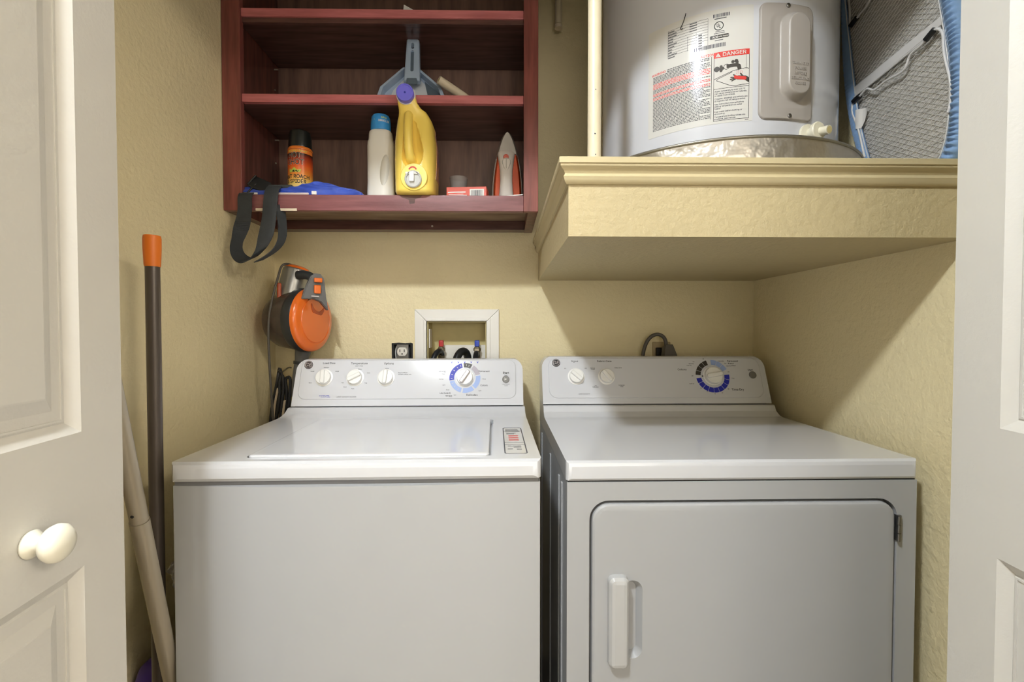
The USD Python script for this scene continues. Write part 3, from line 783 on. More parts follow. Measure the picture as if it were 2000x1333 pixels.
hndl = unary_union([blob(-0.1035, 1.7045, 0.0055), blob(-0.0955, 1.7085, 0.003), blob(-0.0925, 1.7045, 0.003), blob(-0.0955, 1.7005, 0.003), LineString([(-0.1035, 1.7045), (-0.094, 1.7045)]).buffer(0.0022)])
part(st, 'tap_drawing', wrap(curved_plate(hndl, 0.0002), L1), 'ink_charcoal', False)
hand = unary_union([LineString([(-0.0625, 1.682), (-0.049, 1.6805), (-0.0415, 1.675)]).buffer(0.0042)] + [LineString([(-0.062, 1.682), p]).buffer(0.0012) for p in ((-0.0765, 1.6835), (-0.0775, 1.6795), (-0.0745, 1.6765), (-0.0715, 1.6885))] + [LineString([(-0.052, 1.682), (-0.058, 1.6895)]).buffer(0.0014)])
part(st, 'hand_drawing', wrap(curved_plate(hand.intersection(sbox(bx0, 1.6, bx1, 1.8)), 0.0002), L1), 'ink_charcoal', False, 'printed drawing of a scalded hand')
part(st, 'hand_drawing', wrap(curved_plate(unary_union([LineString([(-0.0675, 1.6832), (-0.050, 1.6795)]).buffer(0.0034), blob(-0.0685, 1.6855, 0.0018)]), 0.0002), L1 + 0.0002), 'ink_red', False)
part(st, 'steam_drawing', [stroke([(-0.0655 + k * 0.003, 1.6965), (-0.0645 + k * 0.0034, 1.693), (-0.0665 + k * 0.0036, 1.6895)], 0.0005) for k in range(4)], 'ink_faded_red', False, kind='stuff')
for i, (s, z) in enumerate((('Water temperature over 125 °F', 1.6585), ('can cause severe burns instantly', 1.6540), ('or death from scalds.', 1.6495), ('Children, disabled and elderly are', 1.6430), ('at highest risk of being scalded.', 1.6385), ('See instruction manual before', 1.6320), ('setting temperature at water', 1.6275), ('heater.', 1.6230), ('Feel water before bathing or', 1.6165), ('showering.', 1.6120), ('Temperature limiting valves are', 1.6060), ('available, see manual.', 1.6015))):
    part(st, 'warning_text', wrap(text(s, 0.0029, -0.1075, z, 'l', depth=0.0002, bold=True, sx=1.0), L1), 'ink_grey', False)
# hook-shaped stray wire lying on the sticker
wk = spline([(-0.1655, 1.8372, 0.0012), (-0.169, 1.825, 0.001), (-0.1745, 1.8125, 0.0016), (-0.1755, 1.8080, 0.002), (-0.1735, 1.8065, 0.002), (-0.1712, 1.8080, 0.0025)], 30)
part(wh, 'wire_end', wrap(tube(wk, 0.0008, 8), 0.0006), 'ink_black', 60, 'thin black hooked wire end over the sticker')
# access cover
ac = rrect(-0.0235, 0.0985, 1.5925, 1.8300, 0.016)


def curved_relief(layers, edge=0.004, n=40):
    """a raised form on the jacket: nested outlines at heights, sampled as a height field"""
    x0, y0, x1, y1 = layers[0][0].bounds
    m = tm(stack(layers)) if len(layers) > 1 else ext(layers[0][0], layers[0][1])
    m = man(m)
    pieces = []
    for x in np.arange(x0, x1, edge):
        s = m ^ bx(x, min(x + edge, x1), y0 - 1, y1 + 1, -1, 1)
        if s.volume() > 1e-12:
            pieces.append(tm(s))
    return m, cat_(pieces)


def relief_grid(x0, x1, y0, y1, nx, ny, hf):
    """closed height-field slab: z = hf(x, y)"""
    xs, ys = np.linspace(x0, x1, nx), np.linspace(y0, y1, ny)
    X, Y = np.meshgrid(xs, ys, indexing='ij')
    Zt = hf(X, Y)
    v = np.vstack([np.c_[X.ravel(), Y.ravel(), Zt.ravel()], np.c_[X.ravel(), Y.ravel(), np.zeros(nx * ny)]])
    f = []
    idx = lambda i, j: i * ny + j
    N = nx * ny
    for i in range(nx - 1):
        for j in range(ny - 1):
            a, b, c, d = idx(i, j), idx(i + 1, j), idx(i + 1, j + 1), idx(i, j + 1)
            f += [[a, b, c], [a, c, d], [a + N, c + N, b + N], [a + N, d + N, c + N]]
    edge = [(idx(i, 0), idx(i + 1, 0)) for i in range(nx - 1)] + [(idx(nx - 1, j), idx(nx - 1, j + 1)) for j in range(ny - 1)] + [(idx(i + 1, ny - 1), idx(i, ny - 1)) for i in reversed(range(nx - 1))] + [(idx(0, j + 1), idx(0, j)) for j in reversed(range(ny - 1))]
    for a, b in edge:
        f += [[b, a, a + N], [b, a + N, b + N]]
    return trimesh.Trimesh(v, f, process=False)


def sdf_rr(X, Y, x0, x1, y0, y1, r):
    """signed distance (inside negative) to a rounded rectangle"""
    cx, cy, hx, hy = (x0 + x1) / 2, (y0 + y1) / 2, (x1 - x0) / 2 - r, (y1 - y0) / 2 - r
    dx, dy = np.abs(X - cx) - hx, np.abs(Y - cy) - hy
    return np.hypot(np.maximum(dx, 0), np.maximum(dy, 0)) + np.minimum(np.maximum(dx, dy), 0) - r


ss = lambda t: np.clip(t, 0, 1) ** 2 * (3 - 2 * np.clip(t, 0, 1))


def cover_h(X, Y):
    d = sdf_rr(X, Y, -0.0235, 0.0985, 1.5925, 1.8300, 0.016)
    h = 0.004 * np.sqrt(np.clip(1 - np.clip((d + 0.004) / 0.004, 0, 1) ** 2, 0, 1))
    tray = sdf_rr(X, Y, -0.004, 0.088, 1.615, 1.812, 0.025)
    h = h - 0.0022 * ss(-tray / 0.012) * 0.6
    s = sdf_rr(X, Y, 0.022, 0.080, 1.634, 1.808, 0.0285)
    h = h + 0.017 * ss(-s / 0.012 + 0.35)
    return np.maximum(h, 0)


ap = relief_grid(-0.0235, 0.0985, 1.5925, 1.8300, 80, 130, cover_h)
v = ap.vertices
k = sdf_rr(v[:, 0], v[:, 1], -0.0235, 0.0985, 1.5925, 1.8300, 0.016)
# pull the grid's square corners in to the rounded outline
for it in range(2):
    k = np.maximum(sdf_rr(v[:, 0], v[:, 1], -0.0235, 0.0985, 1.5925, 1.8300, 0.016), 0)
    c = np.c_[np.clip(v[:, 0], -0.0075, 0.0825), np.clip(v[:, 1], 1.6085, 1.814)]
    q = v[:, :2] - c
    L = np.maximum(np.linalg.norm(q, axis=1), 1e-9)
    v[:, :2] -= q / L[:, None] * k[:, None]
ap.vertices = v
acp = part(wh, 'access_cover', wrap(ap, 0.0003), 'panel_paint', 40, 'beige pressed access cover')
for u, z in ((0.0345, 1.8235), (0.0405, 1.6010)):
    sc = lathe([(0.001, 0), (0.0045, 0), (0.0043, 0.0015), (0.003, 0.0024), (0.001, 0.0026)], 20)
    s = part(acp, 'screw', wrap(shift(sc, u, z, 0.0043)), 'screw_metal', 30, 'steel screw')
part(acp, 'embossed_words', [wrap(text(t_, 0.0052, 0.051, z, depth=0.0007, bold=True), 0.0203) for t_, z in (('TURN OFF', 1.700), ('POWER', 1.690), ('BEFORE', 1.680), ('REMOVING', 1.670), ('COVER', 1.660))], 'panel_paint', False, kind='stuff')
# plastic drain valve low on the jacket
dv0 = wrap(trimesh.Trimesh([[0.088, 1.5665, 0.0], [0.088, 1.5665, 0.03], [0.0885, 1.5665, 0.0]], [[0, 1, 2]], process=False)).vertices
ax = dv0[1] - dv0[0]
ax /= np.linalg.norm(ax)
dv = part(wh, 'drain_valve', put(lathe([(0.001, 0), (0.022, 0), (0.022, 0.006), (0.012, 0.009), (0.012, 0.020), (0.018, 0.021), (0.0185, 0.027), (0.017, 0.029), (0.001, 0.029)], 28), dv0[0], (-ax[1], ax[0], 0), (0, 0, 1)), 'ivory_plastic', 35, 'ivory plastic drain valve')
sd = np.array([-ax[1], ax[0], 0.0])
part(dv, 'spout', rod(dv0[0] + ax * 0.018 + sd * 0.004, dv0[0] + ax * 0.045 + sd * 0.006 + np.array([0, 0, -0.004]), 0.0088, 20), 'ivory_plastic')
part(dv, 'spout_opening', rod(dv0[0] + ax * 0.0449 + sd * 0.006 + np.array([0, 0, -0.004]), dv0[0] + ax * 0.0455 + sd * 0.006 + np.array([0, 0, -0.0041]), 0.0066, 20), 'box_tan')

# ---------------------------------------------------------------- pipes
pp = thing('standing_pipe', 'cream painted vertical pipe standing on the ledge in front of the water heater', 'pipe', (0.1775, 0.935, TOPZ))
part(pp, 'pipe', lathe([(0.001, 0), (0.0132, 0), (0.0132, 0.2), (0.0132, 0.96), (0.001, 0.96)], 32), 'pipe_paint')
for z in (0.03, 0.155, 0.07):
    part(pp, 'nail_hole', rod((0.0 if z != 0.07 else -0.002, -0.0136, z), (0.0, -0.0128, z), 0.0011, 8), 'ink_grey')
sp = thing('drop_pipe', 'short cream pipe end hanging down the back wall beside the cabinet', 'pipe', (0.1815, 1.60, 2.185))
part(sp, 'pipe', lathe([(0.001, 0), (0.0115, 0), (0.0115, H - 2.185), (0.001, H - 2.185)], 24), 'pipe_paint')
part(sp, 'pipe_end', lathe([(0.001, -0.013), (0.0125, -0.013), (0.0125, -0.002), (0.001, 0.0)], 24), 'cream_plastic')

# ---------------------------------------------------------------- ironing board on its end against the right wall
ib = thing('ironing_board', 'blue covered ironing board standing on end with its white wire mesh underside showing', 'ironing board', (0.0, 0.0, 0.0))
yz = lambda poly, x, d: put(ext(poly, d), (x, 0, 0), (0, -1, 0), (0, 0, 1))      # outline in (-y, z), thickness towards -x


def ypoly(pts, n=120):
    p = spline(np.c_[[(-a, b) for a, b in pts], np.zeros(len(pts))], n)[:, :2]
    return Polygon(p)


outer = [(1.215, 2.20), (1.205, 2.06), (1.196, 1.995), (1.182, 1.80), (1.150, 1.642), (1.112, 1.540), (1.078, 1.487), (1.03, 1.4755), (0.95, 1.4735), (0.905, 1.4765), (0.884, 1.488), (0.873, 1.525), (0.8705, 1.60), (0.872, 1.68), (0.878, 1.737), (0.888, 1.785), (0.905, 1.87), (0.93, 2.0), (0.955, 2.20)]
op = ypoly(outer + [outer[0]]) if 0 else Polygon([(-a, b) for a, b in spline(np.c_[outer, np.zeros(len(outer))], 140)[:, :2]])
ip = [(1.198, 2.20), (1.190, 2.05), (1.181, 1.985), (1.149, 1.778), (1.1246, 1.656), (1.095, 1.561), (1.06, 1.500), (1.02, 1.484), (0.96, 1.480), (0.925, 1.487), (0.905, 1.522), (0.897, 1.5755), (0.8985, 1.654), (0.911, 1.740), (0.9234, 1.807), (0.945, 1.92), (0.975, 2.20)]
inp = Polygon([(-a, b) for a, b in spline(np.c_[ip, np.zeros(len(ip))], 140)[:, :2]])
part(ib, 'board_pad', put(stack([(op.convex_hull.buffer(-0.004), 0), (op.convex_hull, 0.006), (op.convex_hull, 0.010)]), (0.8735, 0, 0), (0, -1, 0), (0, 0, 1)), 'board_blue', 40)
# the cover's gathered edge, turned round onto the underside
oc = np.array(spline(np.c_[outer, np.zeros(len(outer))], 900)[:, :2])
ic = np.array(spline(np.c_[ip, np.zeros(len(ip))], 900)[:, :2])
rings = []
s = np.r_[0, np.cumsum(np.linalg.norm(np.diff(oc, axis=0), axis=1))]
for i in range(900):
    o = oc[i]
    j = np.argmin(np.linalg.norm(ic - o, axis=1))
    inn = ic[j] if 0 < i < 899 else ic[0 if i == 0 else -1]
    gather = 1.0 if (0.92 < s[i] < 1.30) else 0.3 if s[i] > 0.85 else 0.12
    rip = (0.5 + 0.5 * math.sin(s[i] * 560 + 2.0 * math.sin(s[i] * 70))) * 0.0085 * gather
    rr = []
    for t, hgt in ((0.0, 0.008), (0.0, 0.018), (0.06, 0.0235), (0.2, 0.027), (0.5, 0.0265), (0.85, 0.0245), (1.0, 0.022), (1.0, 0.019), (0.5, 0.017), (0.06, 0.010)):
        p = o + (inn - o) * t
        rr.append([0.8735 - hgt - (rip * math.sin(PI * min(1, t * 1.1 + 0.05)) if hgt > 0.0195 else 0), p[0], p[1]])
    rings.append(rr)
part(ib, 'cover_edge', loft(rings), 'board_blue', 60)
part(ib, 'backing', put(ext(inp.buffer(0.006), 0.003), (0.8640, 0, 0), (0, -1, 0), (0, 0, 1)), 'board_backing', False)
# expanded-metal mesh: two sets of wires
wires = []
mesh_in = inp.buffer(0.004)
for sl, stp in ((0.62, 0.0105), (-0.62, 0.0105), (0.0, 0.0145)):
    for c in np.arange(1.2, 3.4, stp):
        ln = LineString([(-1.4, c + sl * 0.4 + (0 if sl else 0.0)), (-0.6, c - sl * 0.4)]).intersection(mesh_in)
        for g in (ln.geoms if hasattr(ln, 'geoms') else [ln]):
            if g.length > 0.004 and len(g.coords) == 2:
                (a0, b0), (a1, b1) = g.coords
                wires.append(tube([(0.8588, -a0, b0), (0.8588, -(a0 + a1) / 2, (b0 + b1) / 2), (0.8588, -a1, b1)], 0.00055 if sl else 0.0006, 3))
part(ib, 'wire_mesh', wires, 'board_mesh', False, 'white expanded wire mesh', kind='stuff')
part(ib, 'cover_piping', tube(np.c_[np.full(len(ic), 0.8500), ic], 0.0011, 6), 'board_mesh')
part(ib, 'fold_brace', put(plate(Polygon([(-1.1485, 1.7515), (-1.139, 1.7285), (-0.9165, 1.7555), (-0.9195, 1.7735)]), 0.006, 0.0015), (0.8565, 0, 0), (0, -1, 0), (0, 0, 1)), 'board_leg')
part(ib, 'fold_brace', tube([(0.849, 1.142, 1.7255), (0.849, 1.03, 1.7375), (0.849, 0.917, 1.7500)], 0.0022, 8), 'board_leg')
for pts, r in (([(0.851, 1.1725, 2.05), (0.851, 1.1690, 1.976), (0.851, 1.164, 1.925), (0.851, 1.160, 1.906), (0.851, 1.150, 1.9085), (0.849, 1.128, 1.915), (0.849, 1.105, 1.921), (0.849, 1.09, 1.945), (0.849, 1.05, 2.01)], 0.0026),
               ([(0.848, 1.1040, 1.567), (0.848, 1.1150, 1.605), (0.848, 1.134, 1.662), (0.848, 1.147, 1.705), (0.847, 1.143, 1.715), (0.846, 1.120, 1.7175), (0.846, 1.0985, 1.7235), (0.846, 1.088, 1.717), (0.846, 1.0788, 1.7105), (0.846, 1.05, 1.713), (0.846, 0.9896, 1.7185), (0.846, 0.9837, 1.732), (0.846, 0.965, 1.738), (0.846, 0.945, 1.7435), (0.846, 0.926, 1.7515), (0.847, 0.917, 1.746), (0.847, 0.908, 1.712), (0.847, 0.8965, 1.6536), (0.847, 0.8950, 1.5755)], 0.0026)):
    part(ib, 'leg_wire', tube(spline(pts, 90), r, 8), 'board_leg', 60)
for a, b in (((0.8485, 1.158, 1.906), (0.8485, 1.138, 1.913)), ((0.846, 1.141, 1.7145), (0.846, 1.120, 1.7185)), ((0.846, 0.9455, 1.7430), (0.846, 0.926, 1.7520))):
    part(ib, 'wire_cap', rod(a, b, 0.0055, 16), 'buckle_black', 35, 'black rubber wire cap')
tg = relief_grid(-1.134, -1.096, 1.640, 1.686, 14, 14, lambda X, Y: 0.0006 + 0 * X)
v = np.array(tg.vertices)
q = np.clip((v[:, 1] - 1.640) / 0.046, 0, 1)
v[:, 0] = -1.134 + (v[:, 0] + 1.134) * (0.35 + 0.65 * q) + 0.003 * (1 - q)
v[:, 1] += (v[:, 0] + 1.115) * -0.25
v[:, 2] += 0.003 * np.sin(v[:, 0] * 160) + 0.004
tg.vertices = v
part(ib, 'care_tag', put(tg, (0.8525, 0, 0), (0, -1, 0), (0, 0, 1)), 'tag_cloth', 50, 'white cloth care tag')

# ---------------------------------------------------------------- the open wall cabinet
cb = thing('wall_cabinet', 'dark cherry open-front wall cabinet with three shelves above the washing machine', 'cabinet', (0, 0, 0))
C0, C1, CF, ZB = -0.7895, 0.0965, 1.346, 1.4975
SH = (1.5425, 1.8258, 2.0637)
part(cb, 'side_panel', bx(C0 + 0.001, -0.7600, CF + 0.02, YB - 0.0005, ZB, 2.42), 'wood_vertical', False)
part(cb, 'side_panel', bx(0.0680, C1 - 0.001, CF + 0.02, YB - 0.0005, ZB, 2.42), 'wood_vertical', False)
part(cb, 'frame_stile', rb(C0, -0.738, CF, CF + 0.0195, ZB, 2.42, 0.0015, 8), 'wood_frame', 30)
part(cb, 'frame_stile', rb(0.0552, C1, CF, CF + 0.0195, ZB, 2.42, 0.0015, 8), 'wood_frame', 30)
part(cb, 'frame_rail', rb(-0.738, 0.0552, CF + 0.0004, CF + 0.0195, ZB + 0.0005, SH[0] + 0.0002, 0.0015, 8), 'wood_rail', 30)
part(cb, 'back_panel', bx(-0.7600, 0.0680, YB - 0.022, YB - 0.0005, ZB + 0.04, 2.42), 'wood_back', False)
part(cb, 'bottom_panel', bx(-0.7600, 0.0680, CF + 0.0195, YB - 0.022, SH[0] - 0.014, SH[0]), 'wood_underside', False)
part(cb, 'hanging_rail', rb(-0.7600, 0.0680, YB - 0.045, YB - 0.0005, ZB + 0.0005, SH[0] - 0.0142, 0.0012, 8), 'wood_horizontal', 30)
part(cb, 'top_panel', bx(-0.7600, 0.0680, CF + 0.0195, YB - 0.022, 2.40, 2.42), 'wood_horizontal', False)
for z in SH[1:]:
    s = part(cb, 'shelf', rb(-0.7590, 0.0670, CF + 0.022, YB - 0.0235, z - 0.0225, z, 0.001, 8), 'wood_horizontal', 30)
    part(s, 'edge_strip', rb(-0.7378, 0.0550, CF + 0.006, CF + 0.0215, z - 0.0225, z + 0.0002, 0.0012, 8), 'wood_edge', 30, 'lighter red-brown front edge of the shelf')
part(cb, 'shelf_cleat', bx(-0.7378, 0.0550, CF + 0.012, CF + 0.022, SH[2] - 0.036, SH[2] - 0.0228), 'wood_horizontal', False)
for y in (CF + 0.035, YB - 0.05):
    for z in (1.715, 1.7905, 1.865, 1.910, 1.955, 2.022):
        part(cb, 'shelf_pin', rod((-0.7605, y, z), (-0.7565 if z not in (1.7905, 2.022) else -0.748, y, z), 0.0026, 10), 'pin_metal')
part(cb, 'scuff_mark', shift(bx(-0.70, -0.585, CF - 0.0003, CF + 0.002, ZB - 0.0002, ZB + 0.006)), 'cream_plastic', False, 'pale bare scuff on the lower edge of the front rail')
part(cb, 'screw_head', rod((-0.242, YB - 0.0465, ZB + 0.012), (-0.242, YB - 0.044, ZB + 0.012), 0.0035, 12), 'pin_metal')
part(cb, 'stain', put(ext(Polygon([(-0.034, 0), (0.030, 0), (0.024, -0.006), (0.010, -0.010), (0.008, -0.022), (-0.006, -0.024), (-0.008, -0.012), (-0.028, -0.006)]), 0.0003), (-0.262, CF + 0.0003, SH[0] - 0.001), (1, 0, 0), (0, 0, 1)), 'wood_horizontal', False, 'dark dried drip on the front rail')
SZ, SM, ST = SH

# ---- insect spray can
sc = thing('spray_can', 'black capped aerosol insect spray can with an orange and yellow label, behind the blue bag', 'spray can', (-0.607, 1.425, SZ + 0.0005))
CR = 0.0345
part(sc, 'can_body', lathe([(0.001, 0), (CR, 0), (CR + 0.0006, 0.003), (CR, 0.006), (CR, 0.008), (0.001, 0.008)], 48), 'pin_metal')
part(sc, 'label', lathe([(0.001, 0.008), (CR, 0.008), (CR, 0.04), (CR, 0.08), (CR, 0.146), (0.001, 0.146)], 64), 'can_label')
part(sc, 'shoulder', lathe([(0.001, 0.146), (CR, 0.146), (CR + 0.0004, 0.149), (CR - 0.001, 0.1525), (CR - 0.003, 0.156), (0.001, 0.156)], 48), 'can_orange')
part(sc, 'cap', lathe([(0.001, 0.155), (CR - 0.002, 0.155), (CR - 0.0016, 0.159), (CR - 0.0035, 0.190), (CR - 0.006, 0.2025), (CR - 0.010, 0.206), (0.001, 0.2065)], 48), 'cap_black')


def canwrap(mesh, a0, z, lift):
    t = tm(mesh).copy()
    v = np.array(t.vertices)
    th = v[:, 0] / CR + math.radians(a0) - PI / 2
    r = CR + lift + v[:, 2]
    t.vertices = np.c_[r * np.cos(th), r * np.sin(th), v[:, 1] + z]
    return t


for s, h, a0, z in (('HOT', 0.0155, -6, 0.128), ('SHOT', 0.0155, -2, 0.108)):
    part(sc, 'brand_word', canwrap(text(s, h, bold=True, depth=0.0002, sx=0.85), a0, z, 0.0001), 'can_white', False)
    part(sc, 'brand_word', canwrap(text(s, h * 0.97, depth=0.0002, sx=0.85), a0, z, 0.0003), 'ink_black', False)
for s, h, a0, z in (('ANT ROACH', 0.0105, 2, 0.066), ('& SPIDER', 0.0105, 0, 0.052)):
    part(sc, 'kind_word', canwrap(text(s, h, bold=True, depth=0.0002, sx=0.9), a0, z, 0.0001), 'ink_black', False)
part(sc, 'flame_blaze', canwrap(curved_plate(Polygon([(-0.02, 0), (0.012, 0.0), (0.016, 0.009), (0.004, 0.006), (-0.004, 0.014), (-0.012, 0.007), (-0.02, 0.010)]), 0.0002), 0, 0.078, 0.0001), 'cap_print', False)
part(sc, 'insect_picture', canwrap(ext(unary_union([Point(-0.006, 0.004).buffer(0.003), Point(0.001, 0.0045).buffer(0.0022), LineString([(-0.012, 0.001), (-0.008, 0.006), (0.004, 0.001), (0.007, 0.006)]).buffer(0.0007)]), 0.0002), 2, 0.077, 0.0003), 'ink_black', False)
part(sc, 'orange_band', canwrap(curved_plate(sbox(-0.05, 0, 0.05, 0.011), 0.0002), 10, 0.134, 0.0001), 'can_orange', False)
part(sc, 'band_word', canwrap(text('KILLS ON CONTACT', 0.0042, depth=0.0002, bold=True), 8, 0.1395, 0.0003), 'cap_print', False)

# ---- folded blue bag with its strap over the cabinet's front edge
bg = thing('folded_bag', 'folded blue nylon bag with a black webbing strap looped over the cabinet edge', 'bag', (0, 0, SZ))


def bag_h(X, Y):
    e = np.minimum.reduce([(X + 0.757) / 0.03, (-0.402 - X) / 0.07, (Y - 1.353) / 0.012, (1.3885 - Y) / 0.006])
    e = np.sqrt(np.clip(e, 0, 1) * (2 - np.clip(e, 0, 1)))
    dist = np.hypot((X + 0.607) / 0.042, (Y - 1.425) / 0.042)
    base = 0.023 + 0.013 * np.exp(-((X + 0.525) / 0.045) ** 2) - 0.0000 * X + 0.004 * np.exp(-((X + 0.70) / 0.05) ** 2)
    folds = 0.016 * (fbm(np.stack([X * 12 + Y * 30, Y * 90 - X * 8, 0 * X], -1), 3, 3) - 0.5) + 0.0045 * np.sin((Y - 1.35) * 330 + X * 38 + 2 * np.sin(X * 17))
    h = (base + folds) * e
    return np.maximum(h, 0.0004)


nb = relief_grid(-0.757, -0.402, 1.353, 1.3885, 200, 40, bag_h)
v = np.array(nb.vertices)
up = np.clip(v[:, 2] / 0.004, 0, 1)
v[:, 1] -= up * 0.009 * (fbm(np.c_[v[:, 0] * 16 + v[:, 2] * 60, v[:, 2] * 95 - v[:, 0] * 14, np.full(len(v), 4.2)], 3, 21) - 0.45)
v[:, 1] -= up * 0.0022 * np.sin(v[:, 2] * 420 + v[:, 0] * 46 + 3 * np.sin(v[:, 0] * 21))
nb.vertices = v
part(bg, 'bag_cloth', nb, 'blue_fabric', 60)
part(bg, 'pale_lining', rb(-0.66, -0.553, 1.3515, 1.366, 0.0005, 0.008, 0.003), 'pale_fabric', 30, 'pale lining showing at the front fold')
part(bg, 'size_tag', rb(-0.545, -0.531, 1.350, 1.3535, 0.0015, 0.0115, 0.0008), 'tag_cloth', 30, 'small white sewn tag')
part(bg, 'size_tag', rb(-0.735, -0.697, 1.350, 1.3535, 0.0012, 0.007, 0.0008), 'tag_cloth', 30)
sx = lambda px: -0.7254 + (px - 475) * 0.00141
sz = lambda py: 1.5377 - (py - 380) * 0.00141 - SZ
A = [(475, 366, 1.372, (1, 0.1, 0)), (475, 372, 1.352, (1, 0, 0)), (475, 379, 1.341, (1, 0, 0)), (475, 400, 1.338, (1, 0, 0)), (473, 425, 1.336, (0.95, 0.2, 0)), (470, 447, 1.330, (0.6, 0.8, 0)), (467, 467, 1.322, (0.25, 0.97, 0)), (466, 487, 1.315, (0.35, 0.9, 0.15)), (473, 503, 1.310, (0.5, 0.75, 0.4)), (488, 512, 1.306, (0.45, 0.75, 0.5)), (504, 506, 1.303, (0.55, 0.6, 0.58)), (518, 490, 1.304, (0.75, 0.45, 0.45)), (524, 465, 1.312, (0.93, 0.3, 0.2)), (526, 435, 1.324, (1, 0.1, 0.05)), (526, 405, 1.333, (1, 0, 0)), (526, 385, 1.338, (1, 0, 0)), (526, 373, 1.343, (1, 0, 0)), (527, 362, 1.352, (1, 0, 0)), (528, 356, 1.370, (1, 0.05, 0)), (529, 355, 1.40, (1, 0.1, 0))]
cs = spline([(sx(a), y, sz(b)) for a, b, y, w in A], 110)
ws = np.array([np.interp(np.linspace(0, 1, 110), np.linspace(0, 1, len(A)), [w[q] for a, b, y, w in A]) for q in range(3)]).T
ws = ws / np.linalg.norm(ws, axis=1, keepdims=True) * 0.0195
st_ = part(bg, 'strap', ribbon(cs, ws, 0.0022), 'webbing', 40, 'wide black webbing strap hanging in a loop')
B = [(541, 395, 1.352), (544, 420, 1.347), (548, 448, 1.340), (548, 470, 1.332), (540, 488, 1.324), (526, 502, 1.316), (510, 513, 1.311)]
cs = spline([(sx(a), y, sz(b)) for a, b, y in B], 50)
part(st_, 'strap_tail', ribbon(cs, np.tile((0.004, 0.0165, 0.006), (50, 1)), 0.0022), 'webbing', 40)
bk = part(bg, 'buckle', put(rb(-0.026, 0.026, -0.019, 0.019, -0.005, 0.005, 0.004), (sx(496), 1.362, sz(354)), (0.80, 0.1, -0.35), (0.25, 0.35, 0.9)), 'buckle_black', 30, 'black plastic strap buckle')
for o in (-0.013, 0.013):
    part(bk, 'prong', put(rb(-0.006, 0.030, -0.004, 0.004, 0.003, 0.008, 0.002), (sx(480), 1.356, sz(366) + 0.004 + o * 0.9), (0.62, 0.1, 0.75), (-0.3, 0.9, 0.3)), 'buckle_black', 30)
part(bk, 'slider_bar', rod((sx(466), 1.362, sz(373)), (sx(487), 1.362, sz(360)), 0.004, 12), 'buckle_black')
part(bg, 'flat_clip', rb(sx(511), sx(560), 1.362, 1.3885, sz(360), sz(353), 0.003), 'webbing', 30, 'dark flat fold of webbing under the can')


def selli(c, hx, hy, z, n=64, p=2.6):
    a = np.linspace(0, 2 * PI, n, endpoint=False)
    ca, sa = np.cos(a), np.sin(a)
    return np.c_[c[0] + hx * np.sign(ca) * np.abs(ca) ** (2 / p), c[1] + hy * np.sign(sa) * np.abs(sa) ** (2 / p), np.full(n, z)]


# ---- white bottle with blue cap
wb_ = thing('white_bottle', 'white plastic bottle with a grip hole and a blue cap, between bag and yellow jug', 'bottle', (-0.3625, 1.405, SZ + 0.0005))
bo = man(loft([selli((0, 0), hx, hy, z) for z, hx, hy in ((0, 0.036, 0.026), (0.003, 0.0395, 0.029), (0.02, 0.0395, 0.029), (0.05, 0.0385, 0.0285), (0.11, 0.0385, 0.0285), (0.155, 0.0385, 0.0285), (0.168, 0.0375, 0.028), (0.173, 0.0350, 0.0272), (0.190, 0.0335, 0.0268), (0.196, 0.0325, 0.026), (0.199, 0.0300, 0.0245))]))
gh = m3.Manifold.sphere(1.0, 40).scale((0.0125, 0.020, 0.045)).rotate((0, 6, 0)).translate((0.0165, -0.0255, 0.080))
part(wb_, 'bottle_body', bo - gh, 'bottle_white', 40)
part(wb_, 'cap', lathe([(0.001, 0.199), (0.0290, 0.199), (0.0293, 0.205), (0.0285, 0.225), (0.0265, 0.240), (0.0235, 0.2445), (0.001, 0.246)], 48), 'cap_blue')
CR2 = CR
CR = 0.0287
for i, s in enumerate(('NEW', 'SMALLER', 'FORMULA')):
    part(wb_, 'cap_word', canwrap(text(s, 0.0062, bold=True, depth=0.0003, sx=0.9), 34, 0.2315 - i * 0.0085, -0.0003 if i else -0.0012), 'cap_print' if i == 0 else 'bottle_white', False)
for i in range(2):
    part(wb_, 'cap_mark', canwrap(flatbox(-0.006, 0.006, -0.002, 0.002, 0.0003), -36, 0.226 - i * 0.0085, -0.0005), 'cap_print' if i == 0 else 'bottle_white', False)
CR = CR2

# ---- yellow detergent jug with tap
jx, jy = -0.254, 1.322
jg = thing('detergent_jug', 'big yellow detergent jug with a violet cap, a moulded handle and a press tap', 'jug', (jx, jy, SZ + 0.0005))
secs = [(0, 0.000, 0.046, 0.012, 0.135), (0.004, 0, 0.054, 0.003, 0.142), (0.012, 0, 0.0575, 0.0, 0.145), (0.10, 0, 0.0590, 0.0, 0.145), (0.150, 0.0, 0.058, 0.002, 0.141), (0.178, -0.001, 0.0545, 0.006, 0.130), (0.198, 0.0, 0.0525, 0.009, 0.117), (0.212, -0.001, 0.0485, 0.010, 0.100), (0.222, -0.002, 0.0435, 0.009, 0.086), (0.230, -0.004, 0.0395, 0.007, 0.070), (0.236, -0.009, 0.0335, 0.005, 0.060), (0.243, -0.0125, 0.0300, 0.003, 0.045), (0.250, -0.0155, 0.0270, 0.000, 0.024), (0.268, -0.0175, 0.0245, -0.003, 0.021), (0.284, -0.0185, 0.0200, -0.002, 0.018), (0.289, -0.0185, 0.0140, 0.003, 0.013)]
jb = man(loft([selli((cx, (y0 + y1) / 2), hx, (y1 - y0) / 2, z, 72, 3.4) for z, cx, hx, y0, y1 in secs]))
